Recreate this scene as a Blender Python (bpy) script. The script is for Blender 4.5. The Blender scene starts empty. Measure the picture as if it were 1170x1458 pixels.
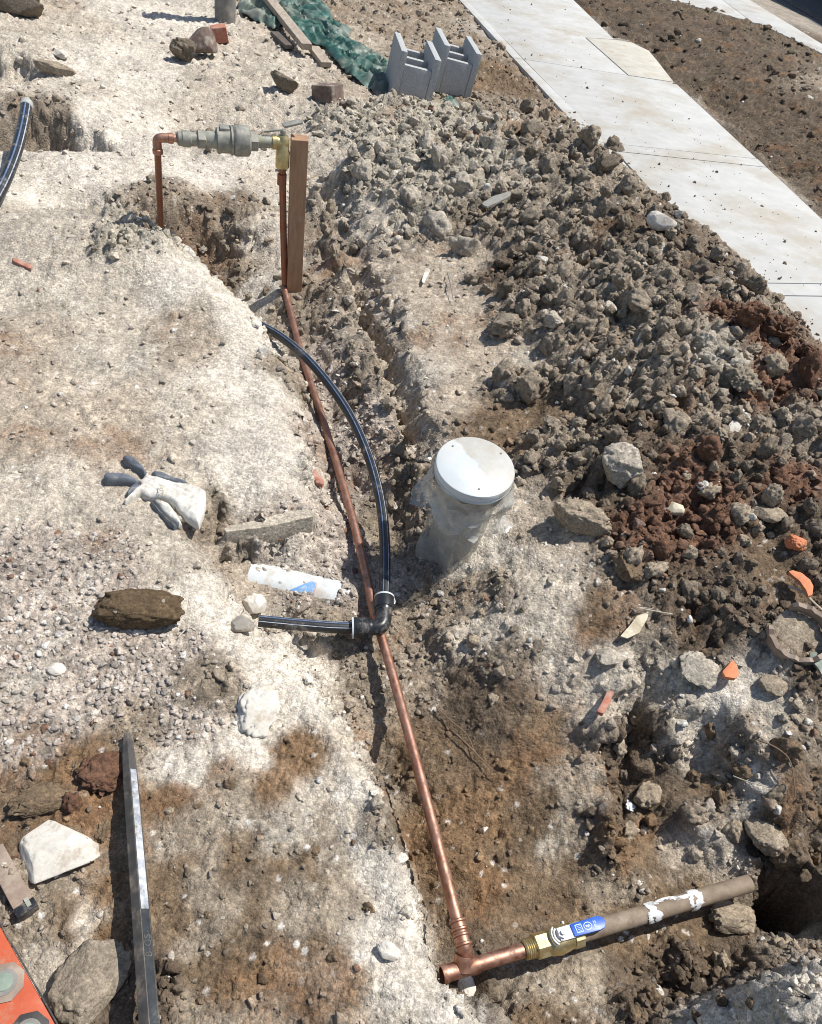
import bpy, bmesh, math, random
import numpy as np
from mathutils import Vector, Matrix

# ------------------------------------------------------------------ camera, sky, sun, exposure
S = bpy.context.scene
F, CH = 1170.0, 1.25
PITCH, ROLL = math.radians(42), math.radians(10.5)
fw = np.array([0, math.cos(PITCH), -math.sin(PITCH)])
r0 = np.array([1.0, 0, 0]); u0 = np.cross(r0, fw)
RX = math.cos(ROLL)*r0 + math.sin(ROLL)*u0
UX = -math.sin(ROLL)*r0 + math.cos(ROLL)*u0
cd = bpy.data.cameras.new('camera'); cam = bpy.data.objects.new('camera', cd)
S.collection.objects.link(cam); S.camera = cam
cd.sensor_fit = 'VERTICAL'; cd.sensor_height = 24; cd.lens = 24*F/1458
cd.clip_start = 0.02; cd.clip_end = 400
cam.matrix_world = Matrix(((RX[0], UX[0], -fw[0], 0), (RX[1], UX[1], -fw[1], 0), (RX[2], UX[2], -fw[2], CH), (0, 0, 0, 1)))

SUN_AZ = math.atan2(0.93, 0.40)      # from +Y towards +X
SUN_EL = math.radians(60)
W = bpy.data.worlds.new('World'); S.world = W; W.use_nodes = True
nt = W.node_tree
sky = nt.nodes.new('ShaderNodeTexSky'); sky.sky_type = 'NISHITA'; sky.sun_disc = False
sky.sun_elevation = SUN_EL; sky.sun_rotation = SUN_AZ
bg = nt.nodes['Background']; nt.links.new(sky.outputs[0], bg.inputs[0]); bg.inputs[1].default_value = 0.11
sl = bpy.data.lights.new('sun', 'SUN'); so = bpy.data.objects.new('sun', sl); S.collection.objects.link(so)
sl.energy = 4.8; sl.angle = math.radians(0.5); sl.color = (1.0, 0.965, 0.91)
sd = Vector((math.sin(SUN_AZ)*math.cos(SUN_EL), math.cos(SUN_AZ)*math.cos(SUN_EL), math.sin(SUN_EL)))
so.rotation_euler = (-sd).to_track_quat('-Z', 'Y').to_euler()
S.view_settings.view_transform = 'Standard'; S.view_settings.look = 'None'
S.view_settings.gamma = 1; S.view_settings.use_curve_mapping = False
S.view_settings.exposure = 0.2
S.render.engine = 'CYCLES'
S.cycles.max_bounces = 6; S.cycles.pixel_filter_type = 'BLACKMAN_HARRIS'; S.cycles.filter_width = 1.0

RNG = np.random.RandomState(7)
random.seed(7)

# ------------------------------------------------------------------ helpers: unprojection, noise
def P(x, y, z=0.0):
    d = (x-585)*RX - (y-729)*UX + F*fw
    t = (CH-z)/(-d[2]); return np.array([d[0]*t, d[1]*t, z])
def PV(x, y, z=0.0): return Vector(P(x, y, z))
def proj(p):
    p = np.asarray(p, float); v = p-np.array([0, 0, CH]); dz = v@fw
    return 585+F*(v@RX)/dz, 729-F*(v@UX)/dz, dz
def ppm(p): return F/proj(p)[2]                     # photo pixels per metre there
def lift(xy, py):                                   # height above xy seen at photo row py
    a, b = -0.5, 1.1
    for _ in range(40):
        m = (a+b)/2
        if proj((xy[0], xy[1], m))[1] > py: a = m
        else: b = m
    return a

_G = RNG.rand(16, 256, 256)*2*np.pi
_GX, _GY = np.cos(_G), np.sin(_G)
def noise(x, y, s=0):
    s %= 16
    x = np.asarray(x, float)+31.7*s; y = np.asarray(y, float)+17.3*s
    xi = np.floor(x).astype(np.int64); yi = np.floor(y).astype(np.int64)
    xf = x-xi; yf = y-yi
    x0 = xi & 255; x1 = (xi+1) & 255; y0 = yi & 255; y1 = (yi+1) & 255
    u = xf*xf*(3-2*xf); v = yf*yf*(3-2*yf)
    gx, gy = _GX[s], _GY[s]
    a = gx[x0, y0]*xf+gy[x0, y0]*yf; b = gx[x1, y0]*(xf-1)+gy[x1, y0]*yf
    c = gx[x0, y1]*xf+gy[x0, y1]*(yf-1); d = gx[x1, y1]*(xf-1)+gy[x1, y1]*(yf-1)
    return 1.5*((a+(b-a)*u)*(1-v)+(c+(d-c)*u)*v)
def fbm(x, y, o=4, s=0, g=.5):
    t = 0; a = 1
    for k in range(o):
        t = t+a*noise(x*2.03**k, y*2.03**k, s+k); a *= g
    return t
_J = RNG.rand(8, 256, 256, 3)
def worley(x, y, s=0):
    xi = np.floor(x).astype(np.int64); yi = np.floor(y).astype(np.int64)
    f1 = np.full(np.shape(x), 9.0); f2 = f1.copy(); cid = np.zeros(np.shape(x))
    J = _J[s % 8]
    for i in (-1, 0, 1):
        for j in (-1, 0, 1):
            q = J[(xi+i) & 255, (yi+j) & 255]
            dd = np.hypot(xi+i+q[..., 0]-x, yi+j+q[..., 1]-y)
            n = dd < f1
            f2 = np.where(n, f1, np.minimum(f2, dd)); cid = np.where(n, q[..., 2], cid); f1 = np.where(n, dd, f1)
    return f1, f2, cid
def sstep(a, b, x):
    t = np.clip((x-a)/(b-a), 0, 1); return t*t*(3-2*t)

# ------------------------------------------------------------------ the lie of the land (height points read off the place)
HP = []                                              # world x, y, z
def hp(*pts):
    for x, y, z in pts: HP.append(P(x, y, z))
def dens(poly, step=22):
    out = []
    for a, b in zip(poly[:-1], poly[1:]):
        n = max(1, int(math.hypot(b[0]-a[0], b[1]-a[1])/step))
        for k in range(n): out.append(tuple(a[i]+(b[i]-a[i])*k/n for i in range(len(a))))
    out.append(tuple(poly[-1])); return out
def ridge(poly, z): hp(*[(x, y, z) for x, y in dens(poly)])
def ridge3(poly): hp(*dens(poly))
def drop(poly, ztop, off, zbot):                     # a second line beside poly, shifted on the ground, at another height
    for x, y in dens(poly):
        p = P(x, y, ztop); HP.append(np.array([p[0]+off[0], p[1]+off[1], zbot]))

# left platform and its far rim over the valve hollow
hp((0, 430, .01), (100, 500, .015), (200, 600, .015), (300, 500, .02), (0, 650, 0), (350, 600, .02), (100, 760, -.005), (0, 800, -.01),
   (180, 700, 0), (250, 640, .01), (60, 560, .01), (200, 440, .02), (380, 650, .015), (300, 680, .01), (340, 520, .02))
rim = [(0, 300), (60, 302), (130, 318), (200, 343), (262, 366), (310, 400), (366, 455), (400, 515), (424, 590), (434, 655)]
hp((340, 772, -.06), (390, 768, -.062), (440, 756, -.066))
ridge(rim[:7], .02); ridge(rim[6:], 0.0)
drop(rim[2:7], .02, (.02, .05), -.17)
ridge([(395, 470), (420, 510), (447, 590), (460, 660)], -.11)
# slab-like boulder lip
ridge([(322, 748), (375, 735), (438, 720)], .004); ridge([(330, 757), (385, 751), (446, 738)], -.048)
ridge([(448, 700), (456, 675)], -.10)
# ledge between left ground and the gravel hollow
ridge([(285, 735), (262, 765), (285, 795), (308, 830), (318, 870), (335, 905)], -.01)
ridge([(312, 760), (305, 785), (322, 810), (345, 838), (345, 865), (362, 895)], -.09)
hp((400, 800, -.10), (450, 830, -.105), (480, 780, -.11), (380, 780, -.095), (420, 870, -.11), (350, 800, -.09), (500, 760, -.12), (400, 905, -.10), (470, 905, -.12))
# left ground
hp((50, 900, -.02), (150, 950, -.02), (60, 1050, -.03), (250, 900, -.02), (200, 1050, -.03), (60, 1180, -.05), (150, 1200, -.05), (0, 1350, -.07), (100, 1400, -.06),
   (250, 1250, -.04), (350, 1150, -.03), (300, 1400, -.05), (420, 1250, -.03), (420, 1400, -.05), (330, 1010, -.02), (500, 1440, -.04), (200, 1500, -.07), (0, 1500, -.09), (100, 1600, -.08), (450, 1600, -.06))
edge = [(385, 930), (430, 975), (480, 1035), (512, 1100), (545, 1175), (572, 1240), (590, 1310), (592, 1365), (612, 1414), (665, 1440), (700, 1452)]
ridge([(335, 905)]+edge[:1], -.03); ridge(edge, -.025)
ridge([(x-45, y+8) for x, y in edge[1:8]], -.03)
ridge([(400, 905), (470, 960), (515, 1035)], -.17); ridge([(542, 1105), (563, 1180), (585, 1245), (599, 1312), (602, 1362), (622, 1402), (670, 1425), (702, 1436)], -.235)
# trench bottom
hp((385, 440, -.14), (400, 430, -.12), (430, 440, -.12), (440, 500, -.14), (480, 600, -.14), (515, 700, -.14), (540, 800, -.145), (545, 880, -.15), (570, 1000, -.16), (570, 940, -.15),
   (600, 1100, -.18), (630, 1200, -.195), (660, 1300, -.21), (640, 1385, -.215), (690, 1400, -.20), (620, 1370, -.21), (540, 960, -.15), (560, 1040, -.17))
# right wall of the upper trench
ridge([(462, 296), (484, 350), (500, 410), (522, 470), (548, 530), (572, 590), (586, 640)], .03)
ridge([(500, 300), (525, 350), (545, 410), (565, 470), (590, 530), (612, 590)], .015)
ridge([(450, 325), (470, 375), (488, 430), (508, 485), (532, 540), (553, 600), (566, 660), (574, 740), (582, 800), (592, 850)], -.15)
hp((440, 380, -.11), (430, 330, -.09), (400, 400, -.10), (410, 350, -.06))
ridge([(600, 700), (612, 760), (665, 800), (690, 850)], -.08)
hp((620, 830, -.13), (596, 700, -.05), (600, 660, 0))
ridge([(640, 640), (700, 600), (760, 680)], .015)
hp((750, 760, .0), (720, 830, -.02), (700, 880, -.05), (640, 900, -.09), (600, 900, -.145), (620, 960, -.16), (760, 880, -.01), (720, 940, -.05), (660, 950, -.11))
# pit
hp((660, 1010, -.13), (700, 1060, -.14), (740, 1020, -.10), (780, 960, -.05), (640, 1080, -.17), (680, 1120, -.18), (760, 1120, -.15), (820, 1060, -.11), (800, 1000, -.08), (840, 960, -.03),
   (690, 1200, -.2), (750, 1250, -.2), (800, 1180, -.17), (850, 1250, -.19), (720, 1330, -.205), (800, 1320, -.205), (900, 1290, -.2), (960, 1240, -.19), (870, 1340, -.205), (960, 1310, -.2),
   (740, 1420, -.19), (800, 1400, -.19), (820, 1458, -.17), (750, 1480, -.15), (690, 1450, -.06), (860, 1400, -.18), (850, 1130, -.14), (845, 1200, -.17))
ridge([(868, 1020), (930, 1004), (1000, 1000), (1050, 1030)], -.02)
ridge([(862, 1035), (866, 1100), (868, 1180)], -.10)
ridge([(885, 1050), (884, 1120), (886, 1195)], -.19)
ridge([(905, 1080), (960, 1085), (1010, 1090)], -.13)
hp((930, 1150, -.17), (980, 1150, -.13), (950, 1200, -.19), (1030, 1190, -.13), (1050, 1110, -.08), (1060, 1060, -.04), (1020, 1240, -.18), (1065, 1230, -.2), (1040, 1150, -.11))
# burrow where the old pipe comes from
ridge([(1085, 1225), (1120, 1228), (1155, 1245)], -.12); ridge([(1100, 1262), (1122, 1262), (1145, 1285)], -.42)
hp((1110, 1300, -.45), (1135, 1310, -.45), (1075, 1290, -.25), (1085, 1330, -.20), (1170, 1330, -.15), (1120, 1345, -.19), (1180, 1260, -.10), (1150, 1200, -.09), (1100, 1170, -.09), (1170, 1130, -.05), (1160, 1050, -.01))
hp((1110, 1020, .0), (1170, 980, .04), (1000, 940, .01), (900, 960, 0), (930, 900, .02), (1060, 970, .01))
# near right mound
hp((1120, 1390, .12), (1170, 1370, .10), (1085, 1440, .10), (1140, 1470, .13), (1250, 1400, .05), (1250, 1250, 0), (1150, 1600, .03), (1020, 1500, -.02), (1000, 1410, -.23), (1050, 1380, -.20), (960, 1440, -.21), (930, 1400, -.21), (1120, 1358, -.12),
   (980, 1345, -.19), (900, 1500, -.14), (800, 1560, -.08), (700, 1560, -.05))
# plateau right of the white riser, then the heap
hp((850, 880, .02), (900, 840, .035), (1000, 880, .03), (1100, 860, .045), (1170, 880, .06), (1000, 800, .07), (1170, 750, .12), (900, 740, .08), (800, 720, .03), (760, 600, .02),
   (700, 560, .01), (650, 520, .01), (620, 420, .02), (600, 350, .03), (540, 340, .03), (560, 420, .015), (600, 500, .01), (640, 580, .01), (820, 800, .03), (700, 500, .02), (720, 640, .015), (1090, 760, .09), (1250, 800, .1))
hp((700, 200, .20), (760, 205, .22), (810, 205, .22), (845, 225, .24), (880, 300, .23), (940, 345, .23), (1000, 375, .24), (1050, 415, .26), (1080, 460, .24), (900, 420, .20), (800, 380, .13), (720, 350, .09), (660, 330, .06),
   (960, 480, .22), (1000, 560, .19), (880, 540, .14), (800, 500, .08), (900, 620, .12), (1000, 660, .14), (1120, 530, .2), (1170, 570, .18), (1100, 620, .15), (1170, 680, .14), (850, 640, .08), (760, 500, .05),
   (600, 200, .14), (640, 195, .15), (540, 215, .11), (500, 230, .09), (650, 250, .13), (740, 280, .14), (560, 280, .07), (510, 290, .05), (800, 300, .17), (1250, 600, .17), (1300, 700, .15), (700, 170, .11), (1150, 548, .2))
ridge3([(735, 128, .03), (800, 168, .03), (852, 205, .04), (895, 235, .04), (925, 300, .04), (1000, 335, .04), (1075, 385, .05), (1105, 430, .05), (1160, 510, .06), (1200, 540, .06), (1280, 600, .06)])
# far wall of the valve hollow, band behind it, recess behind that, long ledge at far left
ridge([(130, 285), (180, 300), (240, 300), (310, 290), (370, 300), (400, 315)], -.01)
drop([(150, 296), (180, 300), (240, 300), (310, 296), (350, 310)], -.01, (-.01, -.06), -.17)
hp((330, 370, -.13), (370, 400, -.12), (380, 350, -.07), (350, 330, -.05))
ridge([(0, 216), (100, 216), (200, 218), (300, 222), (400, 224), (470, 240)], .03)
hp((100, 260, .02), (200, 260, .015), (300, 260, .015), (400, 270, .0), (30, 260, .02), (450, 270, .02))
ridge([(0, 166), (60, 165), (110, 174), (150, 186)], .06); drop([(0, 166), (60, 165), (110, 174), (150, 186)], .06, (-.02, -.05), -.07); ridge([(170, 196), (190, 206)], .03)
ridge([(255, 204), (330, 208), (400, 209)], -.03); ridge([(230, 192), (330, 188), (420, 196)], .05)
hp((200, 196, .03), (180, 140, .06), (100, 130, .06), (0, 130, .06), (50, 120, .055))
ridge([(0, 72), (40, 78)], .09); drop([(0, 72), (40, 78)], .09, (-.02, -.05), -.02)
hp((0, 40, .08), (100, 40, .07), (200, 60, .06), (300, 90, .07), (400, 140, .08), (470, 120, .08), (200, 10, .07), (400, 40, .08), (330, 20, .07), (560, 60, .06), (520, 150, .07), (620, 120, .045), (560, 135, .05), (670, 150, .06), (600, 140, .05), (500, 0, .08),
   (600, 20, .05), (660, 60, .05), (690, 110, .05), (640, 165, .075), (0, -60, .1), (300, -60, .1), (560, -60, .08), (-200, 100, .08), (-200, 400, .02), (-200, 800, 0), (-100, 1200, -.04), (-200, -100, .1))
# footpath bed, verge, kerb bed
L0, L1 = (654, 0), (821, 180)
R0, R1 = (961, 115), (1170, 311)
def lx(y, A=L0, B=L1): return A[0]+(y-A[1])*(B[0]-A[0])/(B[1]-A[1])
def rxx(y): return lx(y, R0, R1)
for y in range(-120, 180, 18):
    hp((lx(y)-7, y, .035), (lx(y)+7, y, -.04), (lx(y)+50+max(y, -60)*.1, y, -.04))
for y in range(190, 620, 30):
    hp((rxx(y)-7, y, -.04), (rxx(y)+7, y, .035), (rxx(y)-60, y, -.04), (rxx(y)+100, y, .03))
for x, y in dens([(800, -60), (817, 0), (875, 56), (935, 80), (961, 115), (1010, 160), (1040, 189)], 18):
    hp((x-7, y+2, -.04), (x+7, y-2, .035))
for y in range(240, 560, 40): hp((max(lx(y)+70, 940), y, -.04)) if rxx(y)-40 > max(lx(y)+70, 940) else None
hp((900, 160, -.04), (800, 60, -.04), (950, 200, -.04), (1000, 290, -.04), (1100, 350, -.04), (1150, 440, -.04))
hp((940, 40, .04), (1000, 80, .05), (1080, 130, .05), (1150, 150, .05), (1150, 220, .04), (900, 10, .04), (1040, 60, .06), (1250, 200, .04), (1300, 120, .03))
KB = [(905, -14), (961, 2), (1081, 33), (1170, 76), (1280, 140), (1400, 210)]      # near edge of kerb strip
for x, y in dens(KB, 25): hp((x-5, y+5, .04), (x+6, y-5, -.05))
RD = [(1030, -25), (1068, 0), (1170, 62), (1300, 140)]
for x, y in dens(RD, 25): hp((x, y, -.06), (x+60, y-20, -.22))
hp((1160, 10, -.22), (1300, 60, -.22), (1100, -40, -.22), (1000, -100, -.22), (800, -130, -.05), (700, -120, -.03))
HP = np.array(HP)
# drop near-duplicates
keep = []
for i, p in enumerate(HP):
    if all((p[0]-HP[j][0])**2+(p[1]-HP[j][1])**2 > .006**2 for j in keep): keep.append(i)
HP = HP[keep]

# ------------------------------------------------------------------ soils: colour (albedo), roughness, clod size, pebbles
SOIL = {  # rgb, rough, clod, gravel
 'W': ((.53, .475, .395), .45, .0, .08), 'w': ((.43, .375, .30), .6, .04, .2), 'T': ((.36, .30, .23), .6, .04, .15),
 'm': ((.285, .235, .175), .6, .02, .2), 'k': ((.135, .10, .068), .58, .0, .15), 'b': ((.165, .115, .07), .52, .0, .12), 't': ((.25, .20, .145), .8, .25, .4), 'G': ((.36, .305, .25), .6, .0, 1.0), 'g': ((.235, .19, .14), .9, .2, .6),
 'B': ((.16, .112, .07), .9, .05, .15), 'O': ((.19, .12, .066), .9, .1, .1), 'C': ((.235, .192, .142), 1.2, 1.0, .4),
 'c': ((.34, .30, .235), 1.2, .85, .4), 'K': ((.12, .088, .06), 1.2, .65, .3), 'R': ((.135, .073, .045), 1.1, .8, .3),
 'D': ((.105, .078, .053), .9, .15, .15), 'U': ((.30, .26, .21), .1, 0, 0)}
SP = """320,1140,m 350,1180,m 250,1210,m 430,1200,m 460,1180,m 420,1290,m 470,1330,m 490,1250,m 300,1330,m 250,1290,b 340,1350,b 410,1430,k 470,1400,m 380,1200,m 290,1130,m 240,1360,k 230,1440,k 130,1240,m 60,1290,m 840,1130,m 780,1200,m 860,1270,m 730,1150,b 880,930,w 890,1060,k 890,1140,k 930,1090,k 940,1160,k 980,1110,b 1010,1130,k 1030,1060,g 870,1010,w 960,1040,w 1080,1150,k 1130,1170,k 1150,1090,k 1110,1070,g 920,1230,b 880,1215,O 640,1010,k 680,970,k 720,1010,k 770,1030,b 620,1000,g 700,1110,O 650,1150,O 700,1230,b 760,1160,b 810,1150,m 830,1240,b 740,1310,b 800,1290,b 660,1250,O 900,1320,b 1000,1310,b 960,1300,b 780,1340,k 700,1350,k 770,1440,b 840,1410,m 900,1400,k 1040,1350,k 0,20,w 60,10,T 100,30,w 180,20,W 250,40,W 320,60,w 400,80,w 470,50,T 520,20,t 580,40,t 640,60,t 680,110,B 620,5,t 450,10,t 10,100,w 80,130,w 150,90,W 220,110,W 300,120,w 380,130,w
440,150,w 520,130,T 560,165,c 640,190,c 720,160,g 60,185,g 150,170,W 220,180,W 270,190,w 350,222,W 330,200,g 420,180,w 480,170,c 540,200,c 30,230,W 120,230,W 200,240,W 300,250,W 380,260,w 460,240,w 520,250,c
30,320,w 100,340,w 180,330,c 250,340,g 330,330,g 380,340,w 450,330,g 510,320,w 50,400,w 150,400,w 250,400,W 330,390,g 360,430,W 420,430,g 450,430,g 520,420,T 590,400,T 50,500,T 150,500,w 260,480,T 350,480,W
420,540,g 460,560,G 520,530,g 560,500,T 610,480,T 60,620,T 180,600,T 280,580,w 340,560,W 400,620,W 360,680,W 450,650,G 500,620,G 590,580,T 600,540,w 50,700,w 130,720,w 250,720,w 300,750,g 400,790,G 480,780,G 350,810,T
520,830,G 570,760,g 600,880,g 50,800,G 150,820,G 240,800,w 280,850,W 50,900,G 100,1000,G 200,960,G 260,930,G 330,900,W 380,940,W 440,940,W 490,925,g 40,1060,G 100,1085,O 200,1040,g 270,1030,G 300,980,g 370,1060,W
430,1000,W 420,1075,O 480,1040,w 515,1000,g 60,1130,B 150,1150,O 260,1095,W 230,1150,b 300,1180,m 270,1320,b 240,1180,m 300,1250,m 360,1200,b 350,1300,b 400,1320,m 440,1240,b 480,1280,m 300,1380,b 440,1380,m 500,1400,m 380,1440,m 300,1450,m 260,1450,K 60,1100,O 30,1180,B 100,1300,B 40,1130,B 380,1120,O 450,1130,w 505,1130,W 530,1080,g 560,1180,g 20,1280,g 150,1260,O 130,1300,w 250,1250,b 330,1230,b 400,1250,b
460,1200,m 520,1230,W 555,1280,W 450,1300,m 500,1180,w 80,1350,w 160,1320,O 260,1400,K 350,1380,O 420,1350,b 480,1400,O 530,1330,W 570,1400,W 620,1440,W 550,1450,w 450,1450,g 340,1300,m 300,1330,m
620,960,g 600,1050,b 660,1000,k 700,1060,k 760,1060,b 640,1100,b 620,1200,O 680,1180,O 740,1180,b 650,1290,b 700,1280,O 740,1250,b 800,1200,m 780,1120,m 830,1080,m 720,950,g 760,900,w 790,970,w 820,1010,T 680,900,w
650,870,g 700,790,W 740,820,w 700,850,g 850,1260,g 900,1270,g 950,1220,T 1000,1210,w 1050,1150,w 870,1320,b 800,1400,m 860,1380,m 740,1420,m 820,1440,B 690,1400,k 760,1350,k 950,1370,K 920,1430,K 1020,1400,K
1100,1420,W 1160,1400,W 1150,1350,g 900,1080,k 950,1120,k 1000,1160,g 870,1150,k 920,1200,O 1000,1080,w 1060,1110,W 1010,1000,W 950,980,w 1050,1010,W 1100,1040,w 1160,1050,g 1120,1120,k 1160,1180,k 1100,1180,k
860,940,w 900,960,w 900,880,g 800,850,w 760,760,T 850,870,B 960,860,K 1000,900,K 1050,850,K 1100,820,B 1160,800,K 1090,900,K 1150,960,K 1000,940,K 980,740,R 920,770,R 1000,700,R 1050,680,K 1100,640,C 1150,620,C 1120,700,R
1160,740,K 860,700,K 800,640,C 750,560,C 720,520,T 700,600,B 760,600,B 650,560,T 680,500,T 640,430,T 600,330,c 560,280,c 640,280,c 700,250,c 760,220,C 820,230,C 680,330,C 740,330,C 800,310,C 860,300,C 920,330,K 780,400,C
720,400,K 650,380,T 860,400,C 940,400,C 1000,400,K 1050,420,C 1060,470,R 900,470,C 960,500,C 1010,520,c 860,540,C 930,580,C 1000,600,C 820,470,C 760,450,C 900,620,K 1070,560,R 1130,560,R 650,230,c 750,180,g
900,20,D 960,60,D 1020,100,D 1080,150,D 1150,230,D 1100,100,D 1165,120,g 1000,30,D 870,20,D 1160,190,D 1250,300,D 1250,150,D 950,100,D 1000,140,D 1300,450,D 800,60,U 900,150,U 850,150,U 950,250,U 1050,280,U 1100,350,U 1150,420,U
1200,500,U 750,20,U 740,70,U -100,100,w -100,400,w -100,900,G -100,1300,O 1250,1000,K 1250,1300,K 1250,700,C 300,1550,B 900,1550,K 1100,1550,w 500,-80,t 1150,20,U 1100,0,U""".split()
SPP = []; SPV = []  # dark samples at bottom left, beside the bar, paint in a cast shadow
for s in SP:
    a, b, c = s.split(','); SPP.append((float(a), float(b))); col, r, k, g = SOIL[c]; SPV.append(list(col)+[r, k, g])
SPV = np.array(SPV)  # dark samples on the pit wall and near hollow also hold painted shade

# macro grids
GX0, GX1, GY0, GY1, GS = -4.6, 5.6, -.35, 12.2, .017
gx = np.arange(GX0, GX1, GS); gy = np.arange(GY0, GY1, GS)
n = len(HP); D = np.hypot(HP[:, None, 0]-HP[None, :, 0], HP[:, None, 1]-HP[None, :, 1])
A = np.zeros((n+1, n+1)); A[:n, :n] = -D+np.eye(n)*.0004; A[:n, n] = 1; A[n, :n] = 1
sol = np.linalg.solve(A, np.append(HP[:, 2], 0)); wts, c0 = sol[:n].astype(np.float32), sol[n]
HG = np.empty((len(gx), len(gy)), np.float32); VG = np.empty((len(gx), len(gy), 6), np.float32)
hx, hy = HP[:, 0].astype(np.float32), HP[:, 1].astype(np.float32); gxf, gyf = gx.astype(np.float32), gy.astype(np.float32)
for i in range(len(gx)):
    d = np.sqrt((gxf[i]-hx[None])**2+(gyf[:, None]-hy[None])**2); HG[i] = c0-d@wts
def macro(x, y):
    i = np.clip(((x-GX0)/GS).astype(int), 0, len(gx)-1); j = np.clip(((y-GY0)/GS).astype(int), 0, len(gy)-1); return HG[i, j]
SPX = []
for (a, b) in SPP:                                   # where each soil sample lies on the land
    d = (a-585)*RX-(b-729)*UX+F*fw; t = np.linspace(.65, 1.6, 800)*(CH/-d[2]); g = CH+d[2]*t < macro(d[0]*t, d[1]*t); k = np.argmax(g); SPX.append((d[0]*t[k], d[1]*t[k]))
SPX = np.array(SPX)
GXX, GYY = np.meshgrid(gx, gy, indexing='ij')
wx = GXX+.03*noise(GXX*6, GYY*6, 1)+.02*noise(GXX*17, GYY*17, 2)+.008*noise(GXX*45, GYY*45, 5); wy = GYY+.03*noise(GXX*6, GYY*6, 3)+.02*noise(GXX*17, GYY*17, 4)+.008*noise(GXX*45, GYY*45, 6)
sx, sy = SPX[:, 0].astype(np.float32), SPX[:, 1].astype(np.float32); spv = SPV.astype(np.float32)
for i in range(len(gx)):
    d2 = (wx[i].astype(np.float32)[:, None]-sx[None])**2+(wy[i].astype(np.float32)[:, None]-sy[None])**2+1e-5
    w = 1/(d2*d2*d2); VG[i] = (w@spv)/w.sum(1, keepdims=True)
_ga, _gb = np.gradient(HG, GS); SG = np.hypot(_ga, _gb).astype(np.float32)
HOLE = P(1117, 1292, -.17)
TB0, TB1 = P(338, 826, -.142), P(500, 862, -.155); TBL = math.hypot(TB1[0]-TB0[0], TB1[1]-TB0[1]); TBD = (TB1[:2]-TB0[:2])/TBL
def look(G, x, y):
    u = np.clip((x-GX0)/GS, 0, len(gx)-1.001); v = np.clip((y-GY0)/GS, 0, len(gy)-1.001)
    i = u.astype(int); j = v.astype(int); a = u-i; b = v-j
    if G.ndim == 3: a = a[..., None]; b = b[..., None]
    return (G[i, j]*(1-a)+G[i+1, j]*a)*(1-b)+(G[i, j+1]*(1-a)+G[i+1, j+1]*a)*b

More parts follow.
